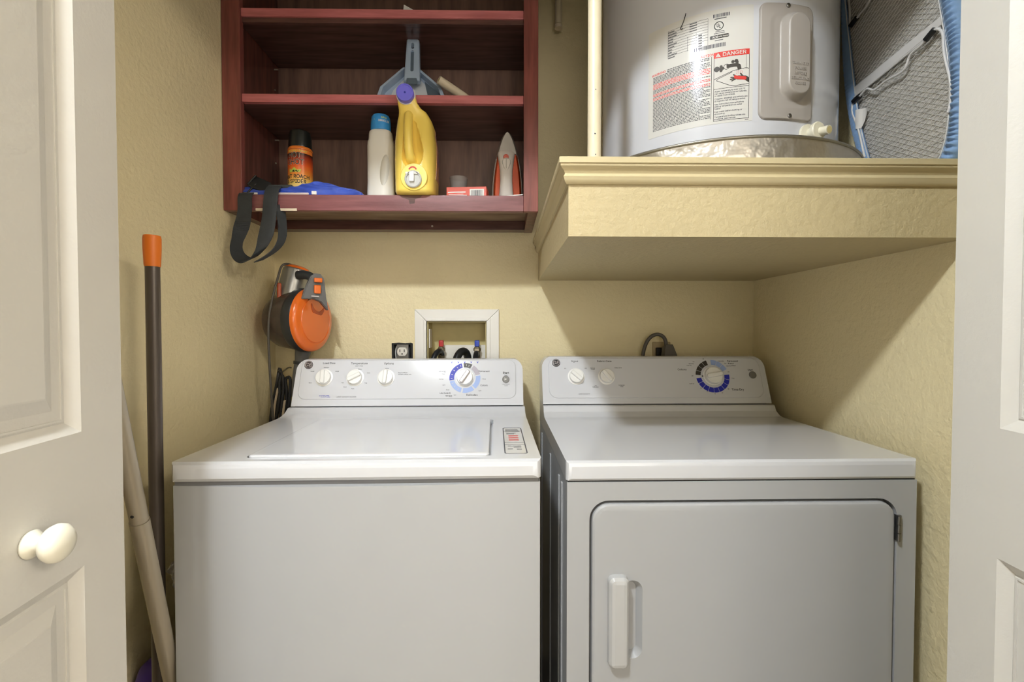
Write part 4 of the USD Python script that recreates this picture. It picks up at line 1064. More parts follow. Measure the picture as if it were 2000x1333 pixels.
pocket = m3.Manifold.batch_hull([m3.Manifold.sphere(r, 20).scale((1, 0.9, 1)).translate((x, -0.002, z)) for x, z, r in ((-0.006, 0.192, 0.019), (0.0, 0.115, 0.031), (-0.004, 0.096, 0.028), (0.002, 0.096, 0.026))])
jb = jb - pocket
part(jg, 'jug_body', jb, 'jug_yellow', 40)
hp = spline([(-0.013, 0.022, 0.222), (-0.0125, 0.006, 0.205), (-0.012, -0.001, 0.180), (-0.0115, -0.001, 0.136), (-0.0095, 0.004, 0.110), (-0.006, 0.028, 0.092)], 40)
hand_ = tube(hp, np.interp(np.linspace(0, 1, 40), (0, 0.15, 0.5, 0.8, 1), (0.0145, 0.0122, 0.0122, 0.0122, 0.0155)), 20)
part(jg, 'handle', hand_, 'jug_yellow', 60)
cd = np.array([0.06, -1, -0.06])
cd /= np.linalg.norm(cd)
cc = np.array([-0.0185, 0.003, 0.268])
fu = np.cross((0, 0, 1), cd)
fu = np.cross(cd, np.cross((0, 0, 1), cd)) if False else np.array([1.0, 0.06, 0])
part(jg, 'neck_ring', put(lathe([(0.001, -0.012), (0.0262, -0.012), (0.0262, 0.004), (0.001, 0.004)], 40), cc, fu, np.cross(cd, fu)), 'white_plastic', 35)
cpp = part(jg, 'screw_cap', put(lathe([(0.001, 0.004), (0.0238, 0.004), (0.0238, 0.019), (0.0225, 0.0215), (0.0195, 0.0216), (0.019, 0.0205), (0.001, 0.0202)], 48), cc, fu, np.cross(cd, fu)), 'cap_violet', 35, 'violet screw cap')
part(cpp, 'cap_dimple', put(lathe([(0.001, 0.020), (0.0028, 0.020), (0.0024, 0.0212), (0.001, 0.0214)], 16), cc, fu, np.cross(cd, fu)), 'ink_blue', 35)
tf = lambda m, y: xz(m, y)
part(jg, 'tap_plate', shift(tf(plate(Point(0, 0).buffer(0.0375, quad_segs=16), 0.005, 0.002), 0.0035), 0.003, 0, 0.043), 'jug_yellow', 30)
tp = part(jg, 'tap', shift(tf(lathe([(0.001, 0), (0.0235, 0), (0.0235, 0.006), (0.021, 0.008), (0.019, 0.008), (0.018, 0.004), (0.001, 0.004)], 40), -0.001), 0.002, 0, 0.0355), 'spigot_grey', 35, 'clear grey press tap')
part(tp, 'press_tab', shift(tf(plate(rrect(-0.0068, 0.0068, -0.013, 0.014, 0.002), 0.008, 0.001), -0.004), -0.0015, 0, 0.041), 'white_plastic', 30, 'white tap button')
part(tp, 'tap_wings', shift(tf(plate(rrect(-0.019, 0.019, 0.007, 0.0135, 0.002), 0.0045, 0.001), -0.0045), 0.0, 0, 0.041), 'white_plastic', 30)
part(jg, 'tap_mark', shift(tf(ring_sector(0.0085, 0.0125, 20, 160), -0.0012), 0.0, 0, 0.0595), 'ink_red', False, 'red arc mark over the tap')
lb = []
V0 = np.array(secs)
for i in range(14):
    z = 0.050 + i * 0.0105
    w0, w1 = np.interp([z, z + 0.0107], V0[:, 0], V0[:, 2])
    c0, c1 = np.interp([z, z + 0.0107], V0[:, 0], V0[:, 1])
    e = 0.004 + 0.0018 * i
    q0 = np.array([[c0 + w0 + 0.0006, 0.040 + e, z], [c0 + w0 + 0.0006, 0.110 - e, z], [c0 + w0 - 0.002, 0.110 - e, z], [c0 + w0 - 0.002, 0.040 + e, z]])
    q1 = np.array([[c1 + w1 + 0.0006, 0.040 + e, z + 0.0107], [c1 + w1 + 0.0006, 0.110 - e, z + 0.0107], [c1 + w1 - 0.002, 0.110 - e, z + 0.0107], [c1 + w1 - 0.002, 0.040 + e, z + 0.0107]])
    lb.append(loft([q0, q1]))
part(jg, 'side_label', lb, 'jug_label', 30, 'purple and orange label on the side of the jug')

# ---- clear measuring cup, little red box, iron, slip of paper
cu = thing('measuring_cup', 'small clear plastic measuring cup standing behind the red carton', 'cup', (-0.141, 1.468, SZ + 0.0005))
part(cu, 'cup_wall', lathe([(0.001, 0), (0.0205, 0), (0.0210, 0.001), (0.0270, 0.084), (0.0284, 0.0855), (0.0278, 0.0868), (0.0262, 0.0855), (0.0200, 0.003), (0.001, 0.003)], 48), 'cup_film', 40)
rb_ = thing('small_carton', 'small flat red carton with a white bar code panel, beside the yellow jug', 'carton', (-0.168, 1.382, SZ + 0.0005), -5)
part(rb_, 'carton_body', rb(0, 0.117, 0, 0.050, 0, 0.033, 0.0012, 8), 'box_red', 30)
part(rb_, 'bar_code_panel', bx(0.068, 0.110, -0.0003, 0.001, 0.004, 0.026), 'paper_white', False)
x = 0.072
bars = []
while x < 0.106:
    w = float(RNG.choice([0.0008, 0.0013, 0.002]))
    bars.append(bx(x, x + w, -0.0005, 0.0, 0.007, 0.023))
    x += w + float(RNG.choice([0.001, 0.0016]))
part(rb_, 'bar_code', bars, 'ink_grey', False, kind='stuff')
part(rb_, 'print_line', bx(0.004, 0.056, -0.0004, 0.001, 0.016, 0.0195), 'paper_white', False)
part(rb_, 'print_line', bx(0.006, 0.060, -0.0004, 0.001, 0.008, 0.0095), 'paper_white', False)
part(rb_, 'print_line', bx(0.006, 0.050, -0.0004, 0.001, 0.0115, 0.013), 'paper_white', False)

ir = thing('steam_iron', 'orange and white steam iron standing on its heel at the right end of the cabinet', 'iron', (0.0095, 1.44, SZ + 0.0005))


def arch(hw, h, foot=0.0, tip=0.0):
    zs = np.linspace(0, 1, 30)
    w = hw * np.sqrt(np.clip(1 - ((np.clip(zs - 0.12, 0, 1)) / 0.88) ** 1.9, 0, 1)) ** 1.15 * (0.95 + 0.05 * np.minimum(1, zs / 0.12))
    w = np.maximum(w, 0.0008)
    return Polygon(np.r_[np.c_[w, foot + zs * (h - foot)], np.c_[-w, foot + zs * (h - foot)][::-1]])


AR = arch(0.050, 0.232)
part(ir, 'soleplate', xz(stack([(AR.buffer(-0.0015), 0), (AR.buffer(-0.0005), 0.004)]), 0.060), 'sole_metal', 30)
part(ir, 'skirt', xz(stack([(AR.buffer(-0.0002), 0), (AR, 0.004), (AR.buffer(-0.001), 0.012), (AR.buffer(-0.003), 0.016)]), 0.056), 'iron_grey', 30)
part(ir, 'shell', xz(stack([(AR.buffer(-0.0062), 0), (AR.buffer(-0.0072), 0.018), (AR.buffer(-0.013), 0.030)]), 0.041), 'iron_orange', 30)
nose = xz(stack([(AR.buffer(-0.0008).intersection(sbox(-1, 0.150, 1, 1)), 0), (AR.buffer(-0.003).intersection(sbox(-1, 0.151, 1, 1)), 0.020), (AR.buffer(-0.010).intersection(sbox(-1, 0.154, 1, 1)), 0.040)]), 0.045)
part(ir, 'nose', nose, 'iron_grey', 30)
hs = [(0.0, 0.026, -0.010, 0.036), (0.012, 0.0245, -0.012, 0.030), (0.04, 0.0205, -0.014, 0.014), (0.07, 0.0185, -0.015, 0.010), (0.10, 0.0195, -0.014, 0.012), (0.13, 0.0235, -0.010, 0.030), (0.155, 0.0270, -0.003, 0.036), (0.163, 0.0250, 0.003, 0.036)]
part(ir, 'handle', loft([selli((-0.0035, (y0 + y1) / 2), hx, (y1 - y0) / 2, z, 48, 2.8) for z, hx, y0, y1 in hs]), 'iron_white', 50)
part(ir, 'steam_button', shift(xz(lathe([(0.001, 0), (0.0082, 0), (0.0082, 0.003), (0.007, 0.0045), (0.001, 0.005)], 30), -0.0085), -0.004, 0, 0.139), 'button_coral', 35, 'round coral steam button')
sg = part(ir, 'steam_switch', shift(xz(plate(unary_union([Point(0, 0.01).buffer(0.013), Polygon([(-0.0125, 0.008), (0.0125, 0.008), (0.004, -0.018), (-0.004, -0.018)])]).convex_hull, 0.003, 0.001), -0.0105), -0.003, 0, 0.113), 'iron_grey', 30)
for o in (-1, 1):
    part(sg, 'switch_key', shift(xz(plate(Polygon([(o * 0.0012, 0.018), (o * 0.0095, 0.018), (o * 0.0112, 0.010), (o * 0.0095, 0.0), (o * 0.0035, -0.013), (o * 0.0012, -0.014)]).convex_hull, 0.002, 0.0008), -0.0133), -0.003, 0, 0.113), 'iron_white', 30)
part(ir, 'heat_dial', shift(xz(lathe([(0.001, 0), (0.0175, 0), (0.0175, 0.004), (0.014, 0.005), (0.001, 0.005)], 36), 0.021), 0.013, 0, 0.063), 'iron_white', 35)
pa = thing('paper_slip', 'small folded white paper slip on the shelf at the foot of the iron', 'paper', (0.030, 1.3535, SZ + 0.0002))
part(pa, 'sheet', put(rb(-0.022, 0.024, 0, 0.026, 0, 0.0035, 0.0012), (0, 0, 0.001), (1, 0.03, 0.10), (0, 1, 0)), 'paper_white', 30)

# ---- middle and upper shelf
dp = thing('dustpan', 'blue-grey plastic dustpan leaning on the middle shelf with its handle up', 'dustpan', (-0.285, 1.455, SM + 0.0005))
# pan plane leans back: v axis up and backwards
du, dv_ = (1, 0, 0), (-0.05, 0.20, 1.0)
trayp = Polygon([(-0.105, 0.0), (0.118, 0.0), (0.095, 0.062), (0.024, 0.128), (-0.022, 0.128), (-0.088, 0.062)])
tray = man(plate(trayp, 0.030, 0.002)) - man(shift(plate(Polygon([(-0.098, -0.02), (0.111, -0.02), (0.086, 0.060), (0.018, 0.1235), (-0.017, 0.1235), (-0.079, 0.060)]), 0.05, 0.001), 0, 0, 0.0035))
part(dp, 'tray', put(tray, (0, 0.0, 0.0), du, dv_), 'dustpan_grey', 30)
part(dp, 'tray_floor', put(plate(Polygon([(-0.078, 0.006), (0.090, 0.006), (0.060, 0.070), (0.016, 0.118), (-0.014, 0.118), (-0.054, 0.070)]), 0.0012, 0.0005), (0, -0.0036, 0), du, dv_), 'dustpan_pale', 30)
part(dp, 'tray_wing', put(ext(Polygon([(0.062, 0.004), (0.110, 0.004), (0.088, 0.058), (0.040, 0.100)]), 0.0012), (0, -0.0042, 0), du, dv_), 'dustpan_dark', False)
hpoly = Polygon([(-0.0235, 0.085), (0.0235, 0.085), (0.0175, 0.222), (-0.0175, 0.222)]).union(Point(0, 0.212).buffer(0.0185)).buffer(0.001)
slot = LineString([(0.0, 0.203), (0.0, 0.192)]).buffer(0.0042)
groove = LineString([(0.0, 0.178), (0.0, 0.118)]).buffer(0.0048)
hb = man(plate(hpoly.convex_hull, 0.018, 0.006)) - man(shift(ext(slot, 0.1), 0, 0, -0.05)) - man(shift(ext(groove, 0.1), 0, 0, 0.013))
hv = (-0.30, 0.15, 1.0)
part(dp, 'handle', put(hb, (0.008, -0.018, -0.004), du, hv), 'dustpan_grey', 40)
part(dp, 'handle_inlay', put(ext(groove, 0.0015), (0.008, -0.0305, -0.004), du, hv), 'dustpan_dark', False)
part(dp, 'clip', put(rb(-0.0165, 0.0165, 0.070, 0.0905, 0.016, 0.024, 0.003), (0.008, -0.012, -0.002), du, hv), 'dustpan_dark', 30)
hbz = thing('hand_brush', 'cream handled hand brush lying tilted beside the dustpan', 'brush', (0, 0, 0))
p0, p1 = np.array([-0.1930, 1.405, 1.8965]), np.array([-0.082, 1.475, 1.8530])
part(hbz, 'handle', tube(spline([p0, p0 * 0.66 + p1 * 0.34, p0 * 0.3 + p1 * 0.7, p1], 30), np.interp(np.linspace(0, 1, 30), (0, 0.6, 1), (0.0122, 0.0128, 0.009)), 24), 'cream_plastic', 60)
dr_ = (p1 - p0) / np.linalg.norm(p1 - p0)
part(hbz, 'hanging_hole', rod(p0 - dr_ * 0.0004, p0 + dr_ * 0.002, 0.0052, 20), 'box_tan')
part(hbz, 'handle_bore', rod(p0 - dr_ * 0.0008 + np.array([0.002, 0, 0.002]), p0 + dr_ * 0.002 + np.array([0.002, 0, 0.002]), 0.0024, 12), 'gap_dark')
part(hbz, 'brush_block', put(rb(-0.01, 0.15, -0.022, 0.022, 0, 0.014, 0.005), p1 + np.array([0, 0, -0.007]), (dr_[0], dr_[1], 0), (-dr_[1], dr_[0], 0)), 'cream_plastic', 30)
part(hbz, 'bristles', [put(bx(0.0, 0.142, -0.018, 0.018, -(p1[2] - 0.007 - SM - 0.0006), 0), p1 + np.array([0, 0, -0.007]), (dr_[0], dr_[1], 0), (-dr_[1], dr_[0], 0))], 'bristle', False, kind='stuff')
pc = thing('paper_card', 'white paper card on the top shelf of the cabinet', 'paper', (-0.289, 1.366, ST + 0.0003))
part(pc, 'sheet', put(ext(Polygon([(0, 0), (0.042, 0.0), (0.038, 0.012), (0.002, 0.033)]), 0.0012), (0, 0.005, 0), (1, 0.15, 0), (0, 0.3, 1)), 'paper_white', False)

# ---------------------------------------------------------------- on the back wall: supply box, sockets
sb = thing('supply_box', 'white framed recess in the back wall with the washer taps, behind the washing machine', 'supply box', (0, YB, 0))
ox0, ox1, oz1, oz0, ix0, ix1, iz1, iz0 = -0.3095, -0.0180, 1.2325, 0.950, -0.2680, -0.0620, 1.1910, 0.992
for q in (((ox0, oz1), (ox1, oz1), (ix1, iz1), (ix0, iz1)), ((ox0, oz0), (ox1, oz0), (ix1, iz0), (ix0, iz0)), ((ox0, oz0), (ox0, oz1), (ix0, iz1), (ix0, iz0)), ((ox1, oz0), (ox1, oz1), (ix1, iz1), (ix1, iz0))):
    P_ = Polygon(q).buffer(-0.0003)
    inner = Polygon([(a * 0.35 + ((ix0 + ix1) / 2 + (a - (ix0 + ix1) / 2)) * 0.65, b) for a, b in q])
    f = part(sb, 'frame_side', xz(plate(P_.convex_hull, 0.011, 0.002), 0.0), 'trim_white', 30)
for q in (((ox0 + 0.030, oz1 - 0.030), (ox1 - 0.030, oz1 - 0.030), (ix1, iz1), (ix0, iz1)), ((ox0 + 0.030, oz0 + 0.03), (ox0 + 0.030, oz1 - 0.030), (ix0, iz1), (ix0, iz0)), ((ox1 - 0.030, oz0 + 0.03), (ox1 - 0.030, oz1 - 0.030), (ix1, iz1), (ix1, iz0))):
    part(sb, 'frame_bead', xz(plate(Polygon(q).convex_hull.buffer(-0.0003), 0.0145, 0.0025), 0.0), 'trim_white', 30)
part(sb, 'liner', man(bx(ix0 + 0.0005, ix1 - 0.0005, 0.0005, 0.0945, iz0, iz1 - 0.0005)) - bx(ix0 + 0.004, ix1 - 0.004, -0.01, 0.0905, iz0 + 0.004, iz1 - 0.004), 'box_tan', False)
part(sb, 'tap_shelf', bx(ix0 + 0.030, ix1 - 0.0045, 0.078, 0.0903, iz0 + 0.0045, 1.106), 'trim_white', False, 'white plate behind the taps')
part(sb, 'side_flap', rb(ix0 + 0.0042, ix0 + 0.0075, 0.012, 0.060, 1.098, 1.165, 0.001), 'trim_white', 30)
for x, m, n in ((-0.2265, 'valve_red', 'red tap handle'), (-0.0980, 'valve_blue', 'blue tap handle')):
    vb = part(sb, 'tap_body', [rod((x, 0.056, 1.030), (x, 0.056, 1.098), 0.0105, 20), rod((x, 0.056, 1.055), (x, 0.080, 1.055), 0.009, 16), lathe([(0.001, 1.086), (0.014, 1.086), (0.014, 1.094), (0.008, 1.101), (0.001, 1.101)], 6, (x, 0.056, 0))], 'valve_metal')
    part(vb, 'tap_handle', [rb(x - 0.0085, x + 0.0085, 0.048, 0.064, 1.101, 1.124, 0.003), rod((x, 0.056, 1.096), (x, 0.056, 1.104), 0.006, 12)], m, 30, n)
for n, pts, r, lab in (('water_hose', [(-0.2265, 1.696, 1.058), (-0.2275, 1.680, 1.085), (-0.236, 1.662, 1.083), (-0.2475, 1.645, 1.060), (-0.252, 1.625, 1.02), (-0.252, 1.600, 0.94), (-0.250, 1.59, 0.80)], 0.0095, 'black rubber hose curving down from the red tap'),
                       ('water_hose', [(-0.0980, 1.696, 1.045), (-0.0990, 1.676, 1.078), (-0.100, 1.655, 1.072), (-0.101, 1.628, 1.035), (-0.102, 1.60, 0.95), (-0.102, 1.59, 0.82)], 0.0095, 'black rubber hose dropping from the blue tap'),
                       ('drain_hose', [(-0.128, 1.69, 1.00), (-0.130, 1.683, 1.055), (-0.138, 1.668, 1.083), (-0.150, 1.650, 1.085), (-0.163, 1.632, 1.066), (-0.170, 1.612, 1.02), (-0.172, 1.59, 0.92), (-0.172, 1.59, 0.80)], 0.0135, 'thick black drain hose arching over in the wall recess')):
    h = thing(n, lab, 'hose', (0, 0, 0), group=None)
    part(h, 'tube', tube(spline(pts, 60), r, 16), 'hose_black', 60)
    if n == 'water_hose':
        part(h, 'hose_nut', rod(np.array(pts[0]) + (0, 0, -0.004), np.array(pts[0]) + (0, -0.004, 0.012), 0.0125, 6), 'valve_metal')

wo = thing('wall_outlet', 'white socket in an open black wall box without a cover plate', 'outlet', (-0.354, YB, 1.06))
part(wo, 'wall_box', man(bx(-0.0305, 0.0305, 0.0, 0.0495, -0.0545, 0.0525)) - bx(-0.0285, 0.0285, -0.01, 0.047, -0.0525, 0.0505), 'outlet_black', False)
fr_ = Polygon([(-0.036, -0.058), (0.035, -0.057), (0.0365, 0.054), (0.030, 0.0565), (0.010, 0.0545), (-0.012, 0.0570), (-0.0365, 0.0545)]).difference(sbox(-0.0285, -0.0525, 0.0285, 0.0505))
part(wo, 'box_flange', xz(ext(fr_, 0.0012), 0.0002), 'outlet_black', False)
part(wo, 'mounting_yoke', bx(-0.020, 0.020, 0.006, 0.0075, -0.050, 0.050), 'screw_metal', False)
for z in (0.0255, -0.0235):
    fc = part(wo, 'socket_face', xz(plate(Point(0, 0).buffer(0.0175, quad_segs=12).intersection(sbox(-0.02, -0.0145, 0.02, 0.0145)), 0.012, 0.001), 0.008), 'outlet_white', 30)
    t_ = np.array([0, 0, z])
    pr = UsdGeom.Xformable(fc)
    pr.AddTranslateOp().Set(Gf.Vec3d(0, 0, float(z)))
    for x in (-0.0075, 0.0075):
        part(fc, 'slot', bx(x - 0.0013, x + 0.0013, -0.0045, -0.0035, -0.001, 0.008), 'outlet_black', False)
    part(fc, 'earth_hole', rod((0, -0.0045, -0.0075), (0, -0.0035, -0.0075), 0.0026, 12), 'outlet_black')
for x in (-0.023, 0.024):
    part(wo, 'wire_end', tube(spline([(x, 0.03, -0.05), (x + 0.002, 0.012, -0.02), (x - 0.002, 0.008, 0.02), (x, 0.02, 0.045)], 20), 0.0022, 8), 'spigot_grey' if x < 0 else 'cord_black')

do_ = thing('dryer_outlet', 'brownish high-current socket on the wall behind the clothes dryer', 'outlet', (0.549, YB, 1.065))
part(do_, 'cover_plate', xz(plate(rrect(-0.031, 0.031, -0.056, 0.0545, 0.003), 0.006, 0.002), -0.0002), 'outlet_ivory', 30)
part(do_, 'socket_block', rb(-0.022, 0.022, -0.020, -0.005, -0.03, 0.035, 0.004), 'outlet_black', 30)
dc = thing('power_cord', 'thick grey-brown power cord looping up to a plug behind the clothes dryer', 'cord', (0, 0, 0))
part(dc, 'plug', put(hull_pts([(-0.018, -0.02, 0), (0.022, -0.02, 0), (-0.012, 0.016, 0), (0.016, 0.016, 0), (-0.018, -0.02, 0.03), (0.022, -0.02, 0.03), (-0.010, 0.018, 0.03), (0.010, 0.018, 0.03)], 0.003, 10), (0.552, 1.592, 1.085), (1, 0, 0), (0.0, 0.25, 1)), 'cord_grey', 30)
part(dc, 'cable', tube(spline([(0.548, 1.593, 1.088), (0.549, 1.590, 1.112), (0.541, 1.590, 1.136), (0.522, 1.592, 1.146), (0.499, 1.594, 1.138), (0.483, 1.597, 1.115), (0.4745, 1.599, 1.085), (0.471, 1.602, 1.05), (0.470, 1.606, 0.95), (0.47, 1.608, 0.80)], 70), 0.0062, 12), 'cord_grey', 60)

# ---------------------------------------------------------------- hand vacuum in the back left corner, its cord, the coiled cord
VO = np.array([-0.6175, 1.50, 1.195])
va, vc = np.array([0.925, 0.381, 0.0]), np.array([0.381, -0.925, 0.0])
vbv = np.array([0, 0, 1.0])
vp = lambda px, py, c=0.0: (px - 602) / 663 * va + (640 - py) / 613 * vbv + c * vc
vac = thing('hand_vacuum', 'orange and grey hand vacuum cleaner hung in the corner beside the washing machine', 'vacuum cleaner', VO)
tl = math.radians(17)
nx_ = vc * math.cos(math.radians(55)) + va * math.sin(math.radians(55))
up_ = va * math.sin(tl) + vbv * math.cos(tl)
up_ = up_ - nx_ * np.dot(up_, nx_)
up_ /= np.linalg.norm(up_)
ri_ = np.cross(up_, nx_)
VC = vp(602, 642, 0.0)
vput = lambda m, off=0.0: put(trimesh.Trimesh(tm(m).vertices * (1.12, 1.12, 1.0), tm(m).faces, process=False), VC + nx_ * off, ri_, up_)
R_ = 0.088
part(vac, 'dust_bowl', vput(lathe([(0.001, -0.118), (0.045, -0.118), (0.066, -0.110), (0.076, -0.09), (0.083, -0.05), (0.085, -0.028), (0.001, -0.028)], 48)), 'vac_smoke', 40, 'smoky translucent dust bowl')
part(vac, 'bowl_end', vput(lathe([(0.001, -0.136), (0.03, -0.134), (0.050, -0.124), (0.052, -0.117), (0.001, -0.117)], 40)), 'vac_orange_dark', 40)
part(vac, 'bowl_ring', vput(lathe([(0.001, -0.029), (0.086, -0.029), (0.0895, -0.022), (0.0905, -0.010), (0.0895, 0.002), (0.086, 0.006), (0.001, 0.006)], 64)), 'vac_dark', 40)
cap_ = part(vac, 'end_cap', vput(lathe([(0.001, 0.004), (0.0885, 0.004), (0.0885, 0.010), (0.086, 0.017), (0.080, 0.0225), (0.0665, 0.0255), (0.0650, 0.0235), (0.0635, 0.0235), (0.0625, 0.0255), (0.045, 0.0265), (0.001, 0.0270)], 72)), 'vac_orange', 30, 'round glossy orange end cap')
cres = Point(0, 0.047).buffer(0.034).intersection(sbox(-0.034, 0.02, 0.034, 0.0455)).difference(Point(0, 0.062).buffer(0.034))
part(cap_, 'finger_grip', put(ext(cres.buffer(0.0005), 0.0012), VC + nx_ * 0.0268, ri_, up_), 'vac_orange_dark', False)
bdg = part(cap_, 'badge_plate', put(plate(rrect(-0.019, 0.019, -0.0055, 0.0055, 0.003), 0.003, 0.001), VC + nx_ * 0.014 - up_ * 0.0895, ri_, up_ * 0.75 + nx_ * 0.65), 'badge_black', 30)
# motor body
m0, m1 = vp(560, 622, -0.03), vp(579, 546, -0.03)
md = (m1 - m0) / np.linalg.norm(m1 - m0)
mu = np.cross((0.381, -0.925, 0.0), md)
ml = np.linalg.norm(m1 - m0)
mput = lambda m: put(m, m0, mu, np.cross(md, mu))
part(vac, 'motor_body', mput(lathe([(0.001, -0.01), (0.045, -0.01), (0.043, 0.02), (0.041, 0.07), (0.0400, ml), (0.036, ml + 0.006), (0.001, ml + 0.007)], 48)), 'vac_silver', 40, 'brushed silver motor body')
part(vac, 'motor_top', mput(lathe([(0.001, ml + 0.006), (0.037, ml + 0.006), (0.034, ml + 0.012), (0.022, ml + 0.0165), (0.001, ml + 0.0175)], 40)), 'vac_orange', 40)
part(vac, 'side_stripe', put(rb(-0.006, 0.006, -0.036, 0.036, -0.004, 0.004, 0.0035), vp(547, 594, 0.006), va, up_ * 0.2 + vbv), 'vac_orange_dark', 30)
part(vac, 'motor_collar', mput(lathe([(0.001, -0.03), (0.052, -0.03), (0.050, -0.012), (0.046, -0.004), (0.001, -0.004)], 40)), 'vac_dark', 40)
# handle: dark loop and grey arm
part(vac, 'handle_loop', tube(spline([vp(583, 556, 0.01), vp(598, 557, 0.03), vp(609, 564, 0.045), vp(606, 585, 0.045), vp(597, 600, 0.03), vp(588, 612, 0.01)], 40), np.interp(np.linspace(0, 1, 40), (0, 0.5, 1), (0.014, 0.0125, 0.016)), 18), 'vac_dark', 60)
arm = Polygon([((x - 602) / 663, (640 - y) / 613) for x, y in ((592, 602), (598, 588), (606, 570), (610, 561), (617, 556), (627, 557), (633, 564), (635, 580), (637, 600), (641, 622), (628, 607), (612, 601), (600, 602))]).buffer(0.006).buffer(-0.004)
am = cat_([shift(ext(arm.buffer(-0.002), 0.003), 0, 0, 0.003), shift(ext(arm, 0.016), 0, 0, -0.0135)])
ga = part(vac, 'grip_arm', put(am, vc * 0.062 + va * -0.004, va + vc * -0.25, vbv), 'vac_grey', 35, 'grey grip arm')
part(ga, 'power_slide', put(rb(-0.010, 0.010, -0.013, 0.013, 0, 0.006, 0.003), vp(618, 585, 0.0655), va + vc * -0.25, vbv + va * 0.08), 'vac_orange', 30, 'orange slide switch')
part(ga, 'power_slide', put(rb(-0.012, 0.012, -0.007, 0.007, 0, 0.007, 0.003), vp(619.5, 568, 0.0655), va + vc * -0.25, vbv + va * 0.08), 'vac_orange', 30)
part(ga, 'name_plate', put(flatbox(-0.011, 0.011, -0.0016, 0.0016, 0.0006), vp(614, 598, 0.0685), va + vc * -0.25, vbv), 'badge_silver', False)
# nozzle going down behind the console and wall bracket
part(vac, 'nozzle', tube(spline([vp(592, 694, -0.02), vp(588, 715, -0.03), vp(584, 745, -0.03), vp(583, 790, -0.02)], 20), np.interp(np.linspace(0, 1, 20), (0, 0.3, 1), (0.026, 0.020, 0.024)), 18), 'vac_grey', 60, 'grey suction nozzle pointing down')
part(vac, 'nozzle_cuff', rod(vp(586, 722, -0.03), vp(585.5, 728, -0.03), 0.0225, 24), 'vac_dark')
part(vac, 'wall_bracket', rod(vp(570, 580, -0.05), vp(570, 580, -0.05) + np.array([0, YB + 0.0005 - VO[1] - vp(570, 580, -0.05)[1], 0]), 0.012, 16), 'vac_dark')
part(vac, 'power_cord', tube(spline([vp(576, 541, -0.02), vp(566, 535, -0.01), vp(555, 537, 0.0), vp(548, 552, 0.01), vp(538, 590, 0.02), vp(529, 640, 0.03), vp(528, 700, 0.03), vp(530, 760, 0.02), vp(533, 830, 0.0), vp(535, 900, 0)], 90), 0.0036, 8), 'cord_grey', 60, 'thin grey power cord hanging down')
cl = thing('coiled_cord', 'dark coiled power cord hanging in folds between the washing machine and the corner', 'cord', (0, 0, 0))
X_ = lambda px: -0.7427 + (px - 547) * 0.001705
Z_ = lambda py: 1.0371 - (py - 718) * 0.001705
loops = [[(532, 850, 1.560), (533, 800, 1.56), (541, 760, 1.56), (546.5, 730, 1.56), (547.5, 720, 1.565), (549, 730, 1.57), (547, 760, 1.57), (539, 820, 1.565), (536, 860, 1.56)],
         [(541, 860, 1.552), (545, 810, 1.552), (551, 760, 1.552), (553, 738, 1.552), (556, 733, 1.552), (558, 742, 1.552), (557, 770, 1.552), (551, 820, 1.552), (548, 860, 1.552)],
         [(553, 860, 1.558), (557, 815, 1.558), (562, 775, 1.558), (561, 750, 1.558), (562, 738, 1.56), (566, 736, 1.56), (569, 748, 1.56), (567, 780, 1.56), (560, 860, 1.56)]]
for lp in loops:
    part(cl, 'cord_loop', tube(spline([(X_(a), y, Z_(b)) for a, b, y in lp], 70), 0.0050, 10), 'cord_black', 60)
for pts in ([(537, 845, 1.556), (545, 770, 1.555), (548, 757, 1.555)], [(555, 845, 1.551), (559, 800, 1.550), (562, 780, 1.550)]):
    part(cl, 'pale_strip', ribbon(spline([(X_(a), y - 0.004, Z_(b)) for a, b, y in pts], 20), np.tile((0.0032, 0.0008, 0), (20, 1)), 0.0012), 'cream_plastic', 40, 'cream strip of webbing in the coil')
part(cl, 'wall_hook', tube(spline([(X_(550), YB - 0.0005, Z_(722)), (X_(549), 1.60, Z_(724)), (X_(549), 1.56, Z_(727)), (X_(549), 1.548, Z_(723))], 24), 0.0025, 8), 'screw_metal', 60)

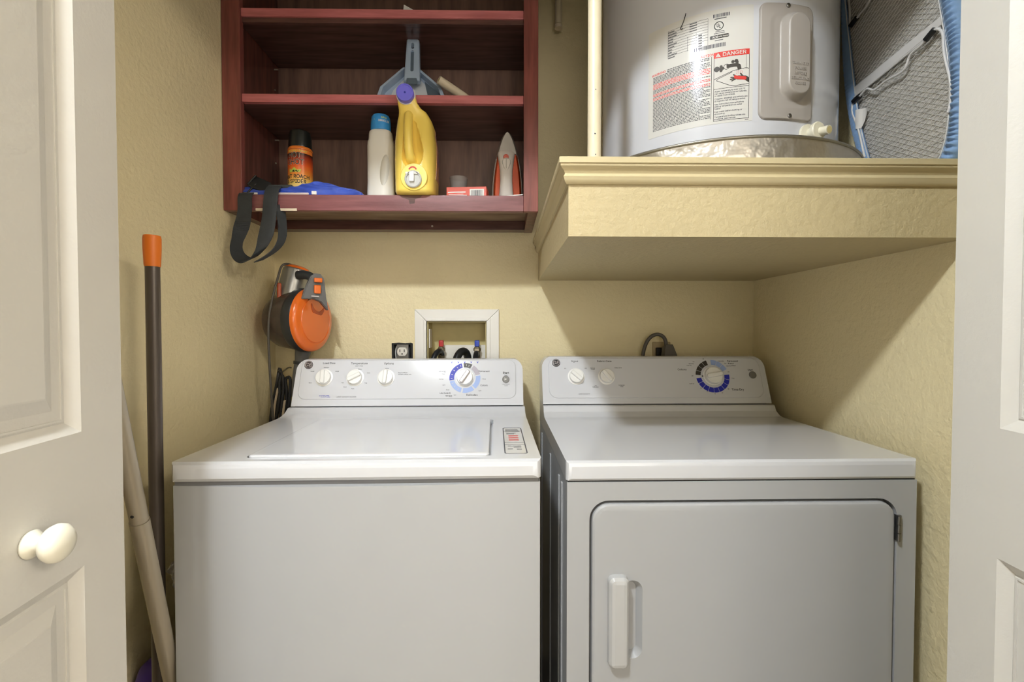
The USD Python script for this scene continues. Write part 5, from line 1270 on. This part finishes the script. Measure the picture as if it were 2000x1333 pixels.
# ---------------------------------------------------------------- between the left wall and the washing machine
mp = thing('broom_pole', 'upright dark grey broom pole with an orange grip end beside the washing machine', 'broom pole', (-0.6765, 0.92, 0))
part(mp, 'pole', lathe([(0.001, 0.0005), (0.0122, 0.0005), (0.0122, 0.4), (0.0122, 0.8), (0.0122, 1.30), (0.001, 1.30)], 28), 'pole_grey')
part(mp, 'grip_end', lathe([(0.001, 1.282), (0.0128, 1.282), (0.0136, 1.286), (0.0148, 1.315), (0.0150, 1.336), (0.0140, 1.3415), (0.001, 1.3425)], 32), 'pole_orange', 35, 'orange rubber grip end')
lp_ = thing('pale_pole', 'pale metallic pole leaning diagonally in front of the grey broom pole', 'pole', (0, 0, 0))
a0, a1 = np.array([-0.5845, 0.735, 0.958]), np.array([-0.6375, 0.900, 0.487])
dl = (a1 - a0) / np.linalg.norm(a1 - a0)
foot = a0 + dl * ((a0[2] - 0.014) / -dl[2])
part(lp_, 'upper_tube', rod(a0 - dl * 0.25, a0 + dl * 0.116, 0.0128, 28), 'pole_pale')
part(lp_, 'lower_tube', rod(a0 + dl * 0.1165, foot, 0.0140, 28), 'pole_pale')
jp = a0 + dl * 0.098
nn = np.array([0.1, -1, 0.2])
nn -= dl * np.dot(nn, dl)
nn /= np.linalg.norm(nn)
part(lp_, 'lock_button', rod(jp + nn * 0.011, jp + nn * 0.0136, 0.0026, 12), 'gap_dark')
pu = thing('purple_tub', 'purple rounded plastic tub on the floor behind the two poles', 'tub', (-0.735, 1.000, 0))
part(pu, 'tub_body', lathe([(0.001, 0.0), (0.036, 0.0), (0.039, 0.01), (0.0405, 0.36), (0.001, 0.36)], 40), 'purple_plastic')
part(pu, 'lid', lathe([(0.001, 0.360), (0.0430, 0.360), (0.0440, 0.385), (0.042, 0.425), (0.035, 0.447), (0.022, 0.459), (0.001, 0.463)], 40), 'purple_plastic')
fl = thing('plastic_film', 'scrap of crumpled clear plastic film sticking out beside the washing machine', 'plastic film', (-0.6195, 0.900, 0.650))
G = 22
xs, zs = np.meshgrid(np.linspace(0, 1, G), np.linspace(0, 1, G), indexing='ij')
wd = np.interp(zs, (0, 0.35, 0.7, 1), (0.004, 0.016, 0.024, 0.012))
pts = np.stack([-0.001 - xs * wd - 0.002 * zs, 0.012 * (fbm(np.stack([xs * 3, zs * 3, 0 * xs], -1), 3, 9) - 0.5) * 2 + 0.004 * np.abs(np.sin(zs * 9 + xs * 6)), zs * 0.062 + 0.006 * xs], -1)
v = pts.reshape(-1, 3)
f = []
for i in range(G - 1):
    for j in range(G - 1):
        a = i * G + j
        f += [[a, a + G, a + G + 1], [a, a + G + 1, a + 1]]
v2 = v + np.array([0, 0.0006, 0])
ff = f + [[c + G * G for c in t[::-1]] for t in f]
part(fl, 'film', trimesh.Trimesh(np.vstack([v, v2]), ff, process=False), 'film', 30)
